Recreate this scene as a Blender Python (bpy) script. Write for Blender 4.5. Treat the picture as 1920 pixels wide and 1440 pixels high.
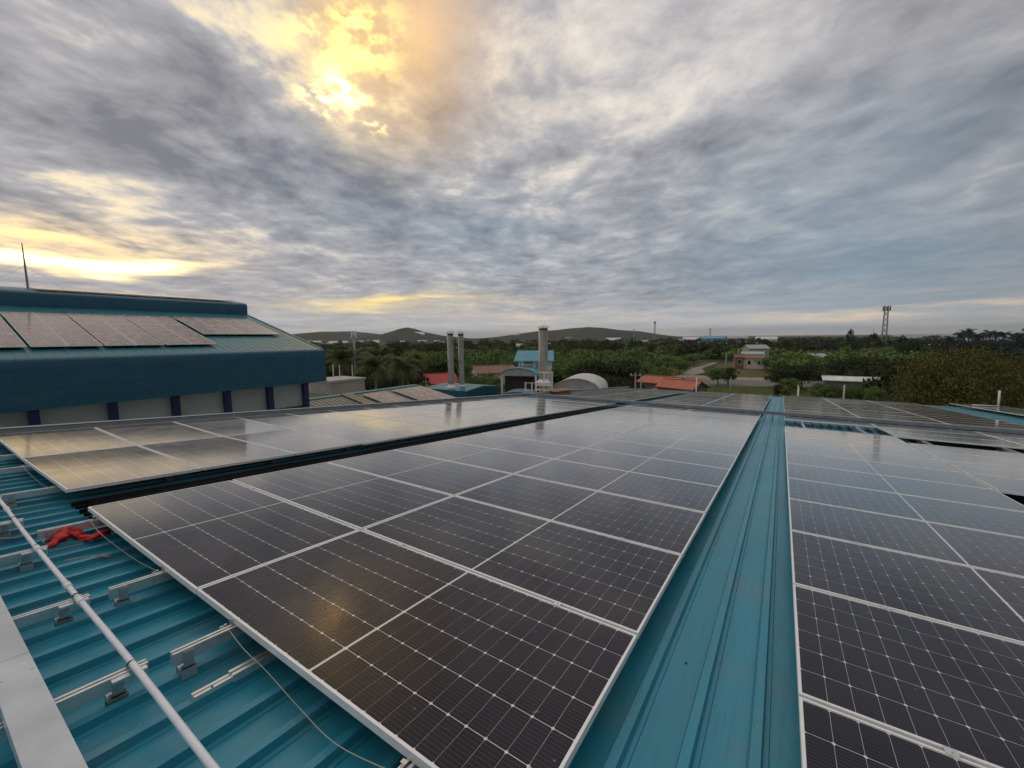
import bpy, math, random
import numpy as np
from mathutils import Matrix, Vector

for o in list(bpy.data.objects):
    bpy.data.objects.remove(o, do_unlink=True)
scene = bpy.context.scene
COL = scene.collection
rng = random.Random(11)

# ---------------------------------------------------------------- camera
FPX = 778.82                                   # focal length in photo pixels (1920 wide)
CAM = Vector((0.5629, -0.9029, 1.4547))
RIGHT = Vector((0.83758719, 0.54621613, -0.00977971))
DOWN = Vector((0.0523119, -0.09801056, -0.99380954))
FWD = Vector((-0.54379331, 0.83189054, -0.11066599))

cam_data = bpy.data.cameras.new('camera')
cam_data.sensor_width = 36.0
cam_data.sensor_fit = 'HORIZONTAL'
cam_data.lens = 36.0 * FPX / 1920.0
cam_data.clip_start = 0.05
cam_data.clip_end = 60000.0
cam = bpy.data.objects.new('camera', cam_data)
COL.objects.link(cam)
cam.matrix_world = Matrix((
    (RIGHT.x, -DOWN.x, -FWD.x, CAM.x),
    (RIGHT.y, -DOWN.y, -FWD.y, CAM.y),
    (RIGHT.z, -DOWN.z, -FWD.z, CAM.z),
    (0, 0, 0, 1)))
scene.camera = cam


def ray(px, py):
    d = RIGHT * ((px - 960) / FPX) + DOWN * ((py - 720) / FPX) + FWD
    return d.normalized()


def at_z(px, py, z):
    """the point of the horizontal level z that is seen at a photo pixel"""
    d = ray(px, py)
    t = (z - CAM.z) / d.z
    return CAM + d * t


def at_dist(px, py, dist):
    """the point at a horizontal distance from the camera"""
    d = ray(px, py)
    return CAM + d * (dist / math.hypot(d.x, d.y))


# ---------------------------------------------------------------- shader helpers
class NT:
    def __init__(self, tree):
        self.t = tree
        self.n = tree.nodes
        self.l = tree.links

    def node(self, kind, **kw):
        nd = self.n.new(kind)
        for k, v in kw.items():
            setattr(nd, k, v)
        return nd

    def put(self, sock, v):
        if isinstance(v, bpy.types.NodeSocket):
            self.l.new(v, sock)
        else:
            sock.default_value = v

    def math(self, op, a, b=None, c=None, clamp=False):
        nd = self.node('ShaderNodeMath', operation=op)
        nd.use_clamp = clamp
        for i, v in enumerate((a, b, c)):
            if v is not None:
                self.put(nd.inputs[i], v)
        return nd.outputs[0]

    def vmath(self, op, a, b=None, scale=None):
        nd = self.node('ShaderNodeVectorMath', operation=op)
        self.put(nd.inputs[0], a)
        if b is not None:
            self.put(nd.inputs[1], b)
        if scale is not None:
            self.put(nd.inputs['Scale'], scale)
        return nd.outputs['Value'] if op in ('DOT_PRODUCT', 'LENGTH') else nd.outputs['Vector']

    def mix(self, fac, a, b, blend='MIX'):
        nd = self.node('ShaderNodeMix', data_type='RGBA', blend_type=blend)
        nd.clamp_factor = True
        self.put(nd.inputs[0], fac)
        for s, v in ((nd.inputs[6], a), (nd.inputs[7], b)):
            self.put(s, v if isinstance(v, bpy.types.NodeSocket) else (*v[:3], 1.0))
        return nd.outputs[2]

    def noise(self, vec, scale=5.0, detail=4.0, rough=0.5, dist=0.0, out='Fac', lac=2.0):
        nd = self.node('ShaderNodeTexNoise')
        if vec is not None:
            self.l.new(vec, nd.inputs['Vector'])
        self.put(nd.inputs['Scale'], scale)
        self.put(nd.inputs['Detail'], detail)
        self.put(nd.inputs['Roughness'], rough)
        self.put(nd.inputs['Distortion'], dist)
        self.put(nd.inputs['Lacunarity'], lac)
        return nd.outputs[out]

    def ramp(self, fac, stops):
        nd = self.node('ShaderNodeValToRGB')
        el = nd.color_ramp.elements
        while len(el) < len(stops):
            el.new(0.5)
        for e, (p, c) in zip(el, stops):
            e.position = p
            e.color = (*c[:3], 1.0) if hasattr(c, '__len__') else (c, c, c, 1.0)
        self.put(nd.inputs[0], fac)
        return nd.outputs[0]

    def smooth(self, v, lo, hi):
        nd = self.node('ShaderNodeMapRange', interpolation_type='SMOOTHSTEP')
        nd.clamp = True
        self.put(nd.inputs[0], v)
        self.put(nd.inputs[1], lo)
        self.put(nd.inputs[2], hi)
        self.put(nd.inputs[3], 0.0)
        self.put(nd.inputs[4], 1.0)
        return nd.outputs[0]

    def mapping(self, vec, loc=(0, 0, 0), rot=(0, 0, 0), scale=(1, 1, 1)):
        nd = self.node('ShaderNodeMapping')
        self.l.new(vec, nd.inputs[0])
        nd.inputs[1].default_value = loc
        nd.inputs[2].default_value = rot
        nd.inputs[3].default_value = scale
        return nd.outputs[0]


def lin(r, g, b):
    return tuple((c / 255 / 12.92) if c / 255 <= 0.04045 else ((c / 255 + 0.055) / 1.055) ** 2.4 for c in (r, g, b))


# ---------------------------------------------------------------- sky
SUN_DIR = ray(60, 628)                           # setting sun, low behind the hall on the left
SUN_EL = math.asin(SUN_DIR.z)
SUN_AZ = math.atan2(SUN_DIR.x, SUN_DIR.y)

world = bpy.data.worlds.new('World')
scene.world = world
world.use_nodes = True
wt = NT(world.node_tree)
wt.n.clear()
w_out = wt.node('ShaderNodeOutputWorld')
w_bg = wt.node('ShaderNodeBackground')
w_bg.inputs['Strength'].default_value = 0.1
wt.l.new(w_bg.outputs[0], w_out.inputs[0])
sky = wt.node('ShaderNodeTexSky', sky_type='NISHITA')
sky.sun_disc = False
sky.sun_elevation = SUN_EL
sky.sun_rotation = SUN_AZ
sky.dust_density = 2.0

d0 = wt.node('ShaderNodeTexCoord').outputs['Generated']
sepd = wt.node('ShaderNodeSeparateXYZ')
wt.l.new(d0, sepd.inputs[0])
dz = sepd.outputs[2]
# cloud deck: directions projected on a level sheet, bands running away towards the middle of the view
inv = wt.math('DIVIDE', 1.0, wt.math('ADD', wt.math('MAXIMUM', dz, 0.0), 0.085))
plane = wt.vmath('SCALE', wt.vmath('MULTIPLY', d0, (1, 1, 0)), scale=inv)
STREAK = math.radians(24.0)
deck = wt.mapping(plane, rot=(0, 0, -STREAK - math.radians(6)), scale=(1, 1, 1))
deck_w = wt.vmath('ADD', deck, wt.vmath('SCALE', wt.vmath('SUBTRACT', wt.noise(deck, 1.1, 2, 0.55, out='Color'), (0.5, 0.5, 0.5)), scale=0.5))
band = wt.noise(wt.mapping(deck_w, scale=(1.2, 0.48, 1)), 1.3, 4, 0.52)            # long bands
puff = wt.noise(wt.mapping(deck_w, loc=(3, 7, 1), scale=(1.15, 0.92, 1)), 3.0, 5, 0.60)  # lumps
fine = wt.noise(wt.mapping(deck, loc=(9, 2, 0), scale=(1.05, 0.9, 1)), 8.5, 4, 0.60)

warp = wt.vmath('SUBTRACT', wt.noise(deck_w, 0.9, 3, 0.55, out='Color'), (0.5, 0.5, 0.5))
dw = wt.vmath('ADD', d0, wt.vmath('SCALE', warp, scale=0.30))
dw_f = wt.vmath('ADD', d0, wt.vmath('SCALE', warp, scale=0.10))


def lobe(px, py, rx, ry, rot=0.0, vec=None):
    """a soft patch of the sky: 1 in its middle, 0 away from it"""
    c = ray(px, py)
    a = math.radians(rot)
    t1 = ray(px + rx * math.cos(a), py + rx * math.sin(a)) - c
    t2 = ray(px - ry * math.sin(a), py + ry * math.cos(a)) - c
    s1, s2 = t1.length, t2.length
    e1 = (t1 - c * t1.dot(c)).normalized()
    e2 = c.cross(e1)
    nd = wt.node('ShaderNodeMapping', vector_type='TEXTURE')
    wt.l.new(vec or dw, nd.inputs[0])
    nd.inputs[1].default_value = c
    nd.inputs[2].default_value = Matrix((e1, e2, c)).transposed().to_euler()
    nd.inputs[3].default_value = (2.1 * s1, 2.1 * s2, 1.2)
    g = wt.node('ShaderNodeTexGradient', gradient_type='QUADRATIC_SPHERE')
    wt.l.new(nd.outputs[0], g.inputs[0])
    return g.outputs['Fac']


# tone of the cloud from its own relief
calm = lobe(1700, 330, 700, 420, -10)             # the deck is smoother over the sea
tone = wt.math('MULTIPLY_ADD', band, 0.55, wt.math('MULTIPLY', puff, 0.92))
tone = wt.math('MULTIPLY_ADD', fine, 0.32, wt.math('SUBTRACT', tone, 0.895))
tone = wt.math('MULTIPLY', tone, wt.math('MULTIPLY_ADD', wt.smooth(dz, 0.06, 0.36), 0.42, 0.70))
tone = wt.math('MULTIPLY_ADD', tone, wt.math('MULTIPLY_ADD', calm, -0.60, 1.0), 0.455)
tone = wt.math('MULTIPLY_ADD', wt.smooth(dz, 0.55, 0.90), 0.30, wt.math('ADD', tone, 0.045))
BRIGHT = [  # px, py, rx, ry, rot, amount: thicker (dark) and thinner (light) parts of the deck
    (330, 190, 330, 110, 26, -0.15), (110, 300, 360, 90, 10, -0.10), (640, 330, 300, 70, 24, -0.08), (1000, 440, 420, 70, 2, -0.08),
    (1560, 300, 460, 110, -18, -0.08), (1850, 200, 140, 220, -40, -0.06), (860, 160, 90, 160, -10, -0.10),
    (1050, 60, 330, 120, 0, 0.10), (1350, 40, 330, 100, 0, 0.08), (470, 50, 200, 40, 30, 0.20), (60, 20, 200, 50, 30, 0.20),
    (170, 370, 330, 26, 18, 0.15), (450, 430, 260, 26, 14, 0.11), (60, 440, 300, 24, 4, 0.06), (1500, 520, 500, 60, -4, -0.10),
    (1280, 200, 190, 60, -30, 0.12), (1000, 330, 200, 60, 10, 0.07), (620, 290, 170, 30, 24, 0.08), (870, 360, 120, 30, 30, 0.07), (1330, 330, 220, 30, -14, 0.06),
    (1850, 305, 230, 18, -14, 0.14), (1330, 420, 300, 18, -4, 0.08), (1040, 470, 160, 26, -4, 0.12)]
for (px, py, rx, ry, rot, am) in BRIGHT:
    tone = wt.math('MULTIPLY_ADD', lobe(px, py, rx * 1.1, ry * 1.1, rot), am * 1.35, tone)
grey = wt.ramp(tone, [(0.22, lin(116, 117, 124)), (0.40, lin(144, 143, 147)), (0.54, lin(164, 162, 165)),
                      (0.68, lin(188, 184, 183)), (0.88, lin(220, 214, 206))])
blue = wt.ramp(tone, [(0.22, lin(98, 116, 133)), (0.40, lin(122, 139, 154)), (0.55, lin(146, 158, 168)), (0.74, lin(184, 190, 195))])
cool = wt.math('ADD', lobe(1620, 430, 640, 230, -8), wt.math('MULTIPLY', lobe(900, 430, 330, 120, 10), 0.7), clamp=True)
cloud = wt.mix(cool, grey, blue)
teal = lobe(1640, 530, 520, 70, -3)
cloud = wt.mix(wt.math('MULTIPLY', teal, 0.6), cloud, lin(118, 146, 160))
# warm light on the left, stronger on the thin parts
thin = wt.smooth(tone, 0.52, 0.80)
warm = wt.math('ADD', lobe(100, 420, 600, 150, 12), wt.math('MULTIPLY', lobe(500, 60, 560, 240, 20), 1.0), clamp=True)
cloud = wt.mix(wt.math('MULTIPLY', warm, wt.math('MULTIPLY', thin, 0.85)), cloud, lin(255, 230, 178))
# strip of clearer air over the horizon, pale, with lit streaks
low = wt.math('EXPONENT', wt.math('MULTIPLY', wt.math('MULTIPLY', wt.math('MAXIMUM', dz, 0.0), wt.math('MAXIMUM', dz, 0.0)), -330.0))
streak = wt.noise(wt.mapping(d0, scale=(3.0, 3.0, 46.0)), 1.0, 5, 0.55, 0.4)
pale = wt.ramp(streak, [(0.36, lin(162, 171, 179)), (0.5, lin(192, 193, 194)), (0.64, lin(218, 207, 196))])
cloud = wt.mix(wt.math('MULTIPLY', low, 0.85), cloud, pale)
lit = wt.smooth(streak, 0.47, 0.66)
for (px, py, rx, ry, rot, am, colr) in [
        (760, 566, 170, 17, 0, 1.3, (255, 226, 150)), (1040, 600, 150, 9, 0, 1.0, (240, 214, 180)),
        (1800, 577, 200, 8, -2, 1.3, (250, 222, 182)), (1560, 588, 160, 7, -2, 0.8, (238, 212, 182)),
        (620, 606, 120, 8, 0, 0.8, (236, 208, 186))]:
    m = wt.math('MULTIPLY', lobe(px, py, rx, ry, rot, dw_f), am)
    cloud = wt.mix(wt.math('MULTIPLY', m, wt.math('ADD', wt.math('MULTIPLY', lit, 0.75), 0.25), clamp=True), cloud, lin(*colr))
# the low bright gap on the left and the break in the cloud with the sun behind it
gap2 = wt.math('MULTIPLY', lobe(110, 448, 270, 44, 5, dw_f), 1.0, clamp=True)
cloud = wt.mix(wt.math('MULTIPLY', gap2, wt.smooth(tone, 0.30, 0.64)), cloud, (1.22, 0.86, 0.40))
gap = wt.math('MULTIPLY', lobe(165, 493, 230, 14, 2, dw_f), 1.4, clamp=True)
cloud = wt.mix(wt.math('MULTIPLY', gap, wt.smooth(streak, 0.3, 0.55)), cloud, (1.5, 1.2, 0.6))
gap3 = wt.math('MULTIPLY', lobe(165, 489, 200, 14, 2, dw_f), 1.2, clamp=True)
cloud = wt.mix(wt.math('MULTIPLY', gap3, gap3), cloud, (9.0, 5.8, 2.0))
halo = wt.math('MULTIPLY', lobe(775, 60, 130, 190, -6, dw_f), 1.0, clamp=True)
cloud = wt.mix(wt.math('MULTIPLY', halo, 0.75), cloud, lin(244, 198, 142))
core = wt.math('MULTIPLY', lobe(650, 50, 100, 175, -10, dw_f), 1.35, clamp=True)
mott = wt.smooth(wt.math('ADD', wt.math('MULTIPLY', puff, 0.35), wt.math('MULTIPLY', fine, 0.65)), 0.40, 0.62)
cloud = wt.mix(wt.math('MULTIPLY', core, wt.math('MULTIPLY_ADD', mott, 0.45, 0.55)), cloud, wt.mix(mott, lin(246, 204, 128), (1.25, 0.90, 0.28)))
mott2 = wt.smooth(fine, 0.46, 0.60)
for (px, py, r_, colr) in ((594, 178, 19, (6.0, 3.4, 1.2)), (640, 150, 24, (5.0, 2.9, 1.0)), (668, 190, 18, (4.0, 2.4, 0.9)), (700, 215, 16, (2.4, 1.5, 0.6)),
                           (600, 70, 26, (1.9, 1.35, 0.45)), (655, 25, 34, (1.9, 1.35, 0.42)), (690, 95, 26, (1.7, 1.2, 0.4))):
    hot = wt.math('MULTIPLY', lobe(px, py, r_ * 1.7, r_, 24, dw_f), 1.15, clamp=True)
    cloud = wt.mix(wt.math('MULTIPLY', hot, mott2), cloud, colr)
# thin places let the clear sky through
cover = wt.math('SUBTRACT', 1.0, wt.math('MULTIPLY', wt.smooth(wt.math('SUBTRACT', 0.36, puff), 0.0, 0.14), 0.10))
cloud10 = wt.vmath('SCALE', cloud, scale=10.0)
# the sky away from the sunset side is dimmer
away = wt.vmath('DOT_PRODUCT', d0, (SUN_DIR.x / math.cos(SUN_EL), SUN_DIR.y / math.cos(SUN_EL), 0.0))
cloud10 = wt.vmath('SCALE', cloud10, scale=wt.math('MULTIPLY_ADD', wt.smooth(away, -0.75, 0.25), 0.52, 0.48))
final = wt.mix(cover, wt.vmath('SCALE', sky.outputs[0], scale=1.0), cloud10)
wt.l.new(final, w_bg.inputs['Color'])

# the sun, veiled by the cloud deck
sun_data = bpy.data.lights.new('sun', 'SUN')
sun_data.energy = 0.5
sun_data.angle = math.radians(10.5)
sun_data.color = (1.0, 0.76, 0.42)
sun = bpy.data.objects.new('sun', sun_data)
COL.objects.link(sun)
sun.location = (-40, 40, 40)
sun.rotation_euler = (-SUN_DIR).to_track_quat('-Z', 'Y').to_euler()

scene.view_settings.view_transform = 'Standard'
scene.view_settings.look = 'None'
scene.view_settings.exposure = 0.36
scene.view_settings.gamma = 1.0
scene.view_settings.use_curve_mapping = False
scene.cycles.use_denoising = True
world.cycles.sampling_method = 'NONE'
scene.cycles.diffuse_bounces = 3
scene.cycles.glossy_bounces = 3
scene.cycles.max_bounces = 6
scene.cycles.transparent_max_bounces = 12
scene.cycles.caustics_reflective = False
scene.cycles.caustics_refractive = False

# ---------------------------------------------------------------- mesh helpers
class MB:
    """collects faces for ONE mesh object"""

    def __init__(self):
        self.v = []
        self.f = []

    def add(self, verts, faces):
        b = len(self.v)
        self.v.extend(tuple(p) for p in verts)
        self.f.extend(tuple(b + i for i in fc) for fc in faces)
        return self

    def box(self, x0, x1, y0, y1, z0, z1):
        return self.add([(x0, y0, z0), (x1, y0, z0), (x1, y1, z0), (x0, y1, z0), (x0, y0, z1), (x1, y0, z1), (x1, y1, z1), (x0, y1, z1)],
                        [(0, 3, 2, 1), (4, 5, 6, 7), (0, 1, 5, 4), (1, 2, 6, 5), (2, 3, 7, 6), (3, 0, 4, 7)])

    def bar(self, a, b, w, h, up=(0, 0, 1)):
        """box from a to b with width w and height h"""
        a, b = Vector(a), Vector(b)
        d = (b - a).normalized()
        s = d.cross(Vector(up)).normalized() * (w / 2)
        t = s.cross(d).normalized() * (h / 2)
        vs = [a - s - t, a + s - t, a + s + t, a - s + t, b - s - t, b + s - t, b + s + t, b - s + t]
        return self.add(vs, [(0, 1, 2, 3), (7, 6, 5, 4), (0, 4, 5, 1), (1, 5, 6, 2), (2, 6, 7, 3), (3, 7, 4, 0)])

    def tube(self, pts, r, seg=8, cap=True):
        pts = [Vector(p) for p in pts]
        rs = r if hasattr(r, '__len__') else [r] * len(pts)
        rings = []
        ref = None
        for i, p in enumerate(pts):
            d = (pts[min(i + 1, len(pts) - 1)] - pts[max(i - 1, 0)]).normalized()
            if ref is None:
                ref = Vector((0, 0, 1)) if abs(d.z) < 0.9 else Vector((1, 0, 0))
            s = d.cross(ref).normalized()
            ref = s.cross(d).normalized()
            rings.append([p + (s * math.cos(2 * math.pi * k / seg) + ref * math.sin(2 * math.pi * k / seg)) * rs[i] for k in range(seg)])
        vs = [q for rg in rings for q in rg]
        fs = []
        for i in range(len(pts) - 1):
            for k in range(seg):
                a, b2 = i * seg + k, i * seg + (k + 1) % seg
                fs.append((a, b2, b2 + seg, a + seg))
        if cap:
            fs.append(tuple(range(seg - 1, -1, -1)))
            fs.append(tuple((len(pts) - 1) * seg + k for k in range(seg)))
        return self.add(vs, fs)

    def lathe(self, c, prof, seg=16):
        """prof: list of (radius, z)"""
        c = Vector(c)
        vs = [c + Vector((r * math.cos(2 * math.pi * k / seg), r * math.sin(2 * math.pi * k / seg), z)) for r, z in prof for k in range(seg)]
        fs = []
        for i in range(len(prof) - 1):
            for k in range(seg):
                a, b = i * seg + k, i * seg + (k + 1) % seg
                fs.append((a, b, b + seg, a + seg))
        fs.append(tuple(range(seg - 1, -1, -1)))
        fs.append(tuple((len(prof) - 1) * seg + k for k in range(seg)))
        return self.add(vs, fs)

    def extrude_y(self, prof, y0, y1, closed=True):
        """prof: polygon of (x, z), counter-clockwise seen from -y"""
        n = len(prof)
        vs = [(x, y0, z) for x, z in prof] + [(x, y1, z) for x, z in prof]
        fs = [(i, (i + 1) % n, n + (i + 1) % n, n + i) for i in range(n if closed else n - 1)]
        if closed:
            fs += [tuple(range(n - 1, -1, -1)), tuple(range(n, 2 * n))]
        return self.add(vs, fs)

    def mesh(self, name, mat, smooth=False):
        me = bpy.data.meshes.new(name)
        me.from_pydata(self.v, [], self.f)
        me.materials.append(mat)
        me.validate()
        if smooth:
            me.polygons.foreach_set('use_smooth', [True] * len(me.polygons))
        return me

    def build(self, name, mat, parent=None, smooth=False):
        return link(name, self.mesh(name, mat, smooth), parent)


def link(name, me, parent=None, loc=None, rot=None):
    o = bpy.data.objects.new(name, me)
    COL.objects.link(o)
    if parent is not None:
        o.parent = parent
    if loc is not None:
        o.location = loc
    if rot is not None:
        o.rotation_euler = rot
    return o


def tag(o, label, cat, group=None):
    o['label'] = label
    o['category'] = cat
    if group:
        o['group'] = group
    return o


def struct(o):
    o['kind'] = 'structure'
    return o


def empty(name, loc, rot=(0, 0, 0)):
    o = bpy.data.objects.new(name, None)
    o.empty_display_size = 0.2
    COL.objects.link(o)
    o.location = loc
    o.rotation_euler = rot
    return o


def smooth_by_angle(o, deg=40):
    me = o.data
    me.polygons.foreach_set('use_smooth', [True] * len(me.polygons))
    try:
        me.set_sharp_from_angle(angle=math.radians(deg))
    except Exception:
        pass


# ---------------------------------------------------------------- materials
def mat(name):
    m = bpy.data.materials.new(name)
    m.use_nodes = True
    nt = NT(m.node_tree)
    bsdf = m.node_tree.nodes['Principled BSDF']
    return m, nt, bsdf


def simple(name, col, rough=0.6, metal=0.0, var=0.12, scale=6.0, bump=0.0, spec=0.5, bscale=None):
    """plain painted / metal / mineral surface: colour with uneven wear"""
    m, nt, b = mat(name)
    co = nt.node('ShaderNodeTexCoord').outputs['Object']
    n = nt.noise(co, scale, 5, 0.6)
    lo = tuple(c * (1 - var) for c in col)
    hi = tuple(min(1, c * (1 + var)) for c in col)
    nt.l.new(nt.ramp(n, [(0.3, lo), (0.7, hi)]), b.inputs['Base Color'])
    b.inputs['Roughness'].default_value = rough
    nt.l.new(nt.math('MULTIPLY_ADD', n, 0.25, rough - 0.125), b.inputs['Roughness'])
    b.inputs['Metallic'].default_value = metal
    b.inputs['Specular IOR Level'].default_value = spec
    if bump:
        bn = nt.node('ShaderNodeBump')
        bn.inputs['Strength'].default_value = bump
        bn.inputs['Distance'].default_value = 0.02
        nt.l.new(nt.noise(co, bscale or scale * 4, 4, 0.6), bn.inputs['Height'])
        nt.l.new(bn.outputs[0], b.inputs['Normal'])
    return m


def teal_sheet(name, col, dirt=1.0):
    """coated roofing steel: satin, streaked along the fall, with a few pale and dark specks"""
    m, nt, b = mat(name)
    co = nt.node('ShaderNodeTexCoord').outputs['Object']
    n1 = nt.noise(nt.mapping(co, scale=(5.0, 0.5, 5.0)), 1.0, 5, 0.6)
    n2 = nt.noise(co, 2.2, 5, 0.62)
    n3 = nt.noise(nt.mapping(co, scale=(60, 3, 60)), 1.0, 3, 0.5)
    n4 = nt.noise(co, 46.0, 2, 0.5)
    c = nt.mix(nt.math('MULTIPLY', n1, 0.9), tuple(x * 0.74 for x in col), tuple(x * 1.24 for x in col))
    c = nt.mix(nt.math('MULTIPLY', nt.smooth(n2, 0.46, 0.75), 0.42 * dirt), c, (0.17, 0.25, 0.26))
    c = nt.mix(nt.math('MULTIPLY', nt.smooth(n3, 0.52, 0.72), 0.30 * dirt), c, tuple(x * 0.55 for x in col))
    c = nt.mix(nt.math('MULTIPLY', nt.smooth(n4, 0.71, 0.76), 0.55 * dirt), c, (0.33, 0.40, 0.40))
    nt.l.new(c, b.inputs['Base Color'])
    nt.l.new(nt.math('MULTIPLY_ADD', n2, 0.30, 0.20), b.inputs['Roughness'])
    bn = nt.node('ShaderNodeBump')
    bn.inputs['Strength'].default_value = 0.25
    bn.inputs['Distance'].default_value = 0.01
    nt.l.new(nt.noise(nt.mapping(co, scale=(4, 0.8, 4)), 2.0, 3, 0.5), bn.inputs['Height'])
    nt.l.new(bn.outputs[0], b.inputs['Normal'])
    return m


TEAL = teal_sheet('teal_roofing', (0.030, 0.275, 0.39))
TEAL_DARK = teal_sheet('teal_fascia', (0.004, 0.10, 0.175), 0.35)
TEAL_HALL = teal_sheet('teal_hall_roof', (0.022, 0.165, 0.21), 0.6)
ALU = simple('aluminium', (0.78, 0.78, 0.77), 0.34, 0.75, 0.10, 14.0)
ALU_FRAME = simple('anodised_frame', (0.93, 0.93, 0.92), 0.42, 0.1, 0.05, 9.0)
ALU_DULL = simple('dull_aluminium', (0.55, 0.56, 0.56), 0.45, 0.8, 0.18, 10.0)
STEEL = simple('stainless_steel', (0.62, 0.62, 0.60), 0.25, 1.0, 0.15, 20.0)
GALV = simple('galvanised_steel', (0.58, 0.62, 0.66), 0.42, 0.3, 0.16, 3.2, 0.12, bscale=26)
GALV_DARK = simple('weathered_galvanised_steel', (0.27, 0.30, 0.33), 0.5, 0.4, 0.2, 2.5)
PVC = simple('white_pvc', (0.84, 0.86, 0.92), 0.30, 0.0, 0.06, 8.0)
ALU_FRAME.node_tree.nodes['Principled BSDF'].inputs['Coat Weight'].default_value = 0.5
ALU_FRAME.node_tree.nodes['Principled BSDF'].inputs['Coat Roughness'].default_value = 0.25
BLACK = simple('black_plastic', (0.015, 0.015, 0.016), 0.45, 0.0, 0.2)
CABLE = simple('grey_cable_sheath', (0.20, 0.18, 0.19), 0.45, 0.0, 0.15)
WIRE = simple('bare_earth_wire', (0.46, 0.45, 0.38), 0.4, 0.5, 0.15)
WHITE = simple('white_paint', (0.84, 0.84, 0.82), 0.55, 0.0, 0.10, 2.0)
CREAM = simple('cream_wall', (0.68, 0.66, 0.60), 0.8, 0.0, 0.14, 0.7)
CONCRETE = simple('concrete', (0.36, 0.35, 0.33), 0.85, 0.0, 0.22, 0.9, 0.2)


def glass_material(name='panel_glass', film=0.016, film_col=(0.42, 0.38, 0.33)):
    m, nt, b = mat(name)
    out = m.node_tree.nodes['Material Output']
    m.node_tree.nodes.remove(b)
    co = nt.node('ShaderNodeTexCoord').outputs['Object']
    info = nt.node('ShaderNodeObjectInfo')
    off = nt.vmath('SCALE', info.outputs['Location'], scale=1.7)
    co2 = nt.vmath('ADD', co, off)
    bn = nt.node('ShaderNodeBump')
    bn.inputs['Strength'].default_value = 0.035
    bn.inputs['Distance'].default_value = 0.01
    nt.l.new(nt.noise(co2, 1.6, 2, 0.5), bn.inputs['Height'])
    gl = nt.node('ShaderNodeBsdfGlossy')
    gl.distribution = 'GGX'
    gl.inputs['Color'].default_value = (1.0, 1.0, 1.0, 1)
    dust = nt.noise(co2, 3.0, 5, 0.65)
    nt.l.new(nt.math('MULTIPLY_ADD', dust, 0.10, 0.05), gl.inputs['Roughness'])
    nt.l.new(bn.outputs[0], gl.inputs['Normal'])
    lw = nt.node('ShaderNodeLayerWeight')          # anti-reflective glass: almost clear from above, a mirror at grazing angles
    lw.inputs['Blend'].default_value = 0.5
    f4 = nt.math('POWER', lw.outputs['Facing'], 5.0)
    gz_ = nt.smooth(lw.outputs['Facing'], 0.66, 0.92)
    face = nt.math('MULTIPLY_ADD', gz_, 0.24, nt.math('ADD', f4, 0.012), clamp=True)
    tr = nt.node('ShaderNodeBsdfTransparent')
    tr.inputs['Color'].default_value = (0.97, 0.97, 0.97, 1)
    mx = nt.node('ShaderNodeMixShader')
    nt.l.new(face, mx.inputs[0])
    nt.l.new(tr.outputs[0], mx.inputs[1])
    nt.l.new(gl.outputs[0], mx.inputs[2])
    # a thin film of dust; the tan variant is painted sky reflection
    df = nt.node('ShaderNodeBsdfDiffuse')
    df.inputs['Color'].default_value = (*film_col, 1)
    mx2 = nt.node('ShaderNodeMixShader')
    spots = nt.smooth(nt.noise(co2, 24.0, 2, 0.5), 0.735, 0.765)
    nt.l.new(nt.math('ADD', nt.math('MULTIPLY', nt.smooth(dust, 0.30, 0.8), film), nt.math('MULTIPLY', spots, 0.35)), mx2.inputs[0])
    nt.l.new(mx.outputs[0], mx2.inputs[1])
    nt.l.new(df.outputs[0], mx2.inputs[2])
    nt.l.new(mx2.outputs[0], out.inputs[0])
    return m


def cell_material():
    m, nt, b = mat('silicon_cell')
    co = nt.node('ShaderNodeTexCoord').outputs['Object']
    sep = nt.node('ShaderNodeSeparateXYZ')
    nt.l.new(co, sep.inputs[0])
    per = 0.1845 / 10.0
    fr = nt.math('FRACT', nt.math('DIVIDE', nt.math('ADD', sep.outputs[1], 50.5 * per), per))
    line = nt.math('LESS_THAN', nt.math('ABSOLUTE', nt.math('SUBTRACT', fr, 0.5)), 0.045)
    info = nt.node('ShaderNodeObjectInfo')
    tint = nt.mix(info.outputs['Random'], (0.007, 0.006, 0.016), (0.013, 0.011, 0.025))
    nt.l.new(nt.mix(nt.math('MULTIPLY', line, 0.55), tint, (0.16, 0.15, 0.15)), b.inputs['Base Color'])
    b.inputs['Roughness'].default_value = 0.5
    b.inputs['Specular IOR Level'].default_value = 0.2
    return m


GLASS = glass_material()
GLASS_WARM_SHEEN = glass_material('dust_sheen_glass', 0.75, (0.80, 0.56, 0.44))  # tan film: some dust, mostly painted reflection of the warm sky
CELL = cell_material()
BACK = simple('white_backsheet', (0.90, 0.90, 0.90), 0.6, 0.0, 0.03)

# ---------------------------------------------------------------- roof frame: X across, u along the fall, n off the sheet (0 = top of the panels)
SLOPE = math.radians(4.746)
RCS, RSN = math.cos(SLOPE), math.sin(SLOPE)
GROUND = -10.5


def rf(X, u, n=0.0):
    return Vector((X, u * RCS + n * RSN, -u * RSN + n * RCS))


RROT = (-SLOPE, 0, 0)
PAN, RIB = -0.192, -0.150
PITCH = 0.2335
RIB0 = 0.32

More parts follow.
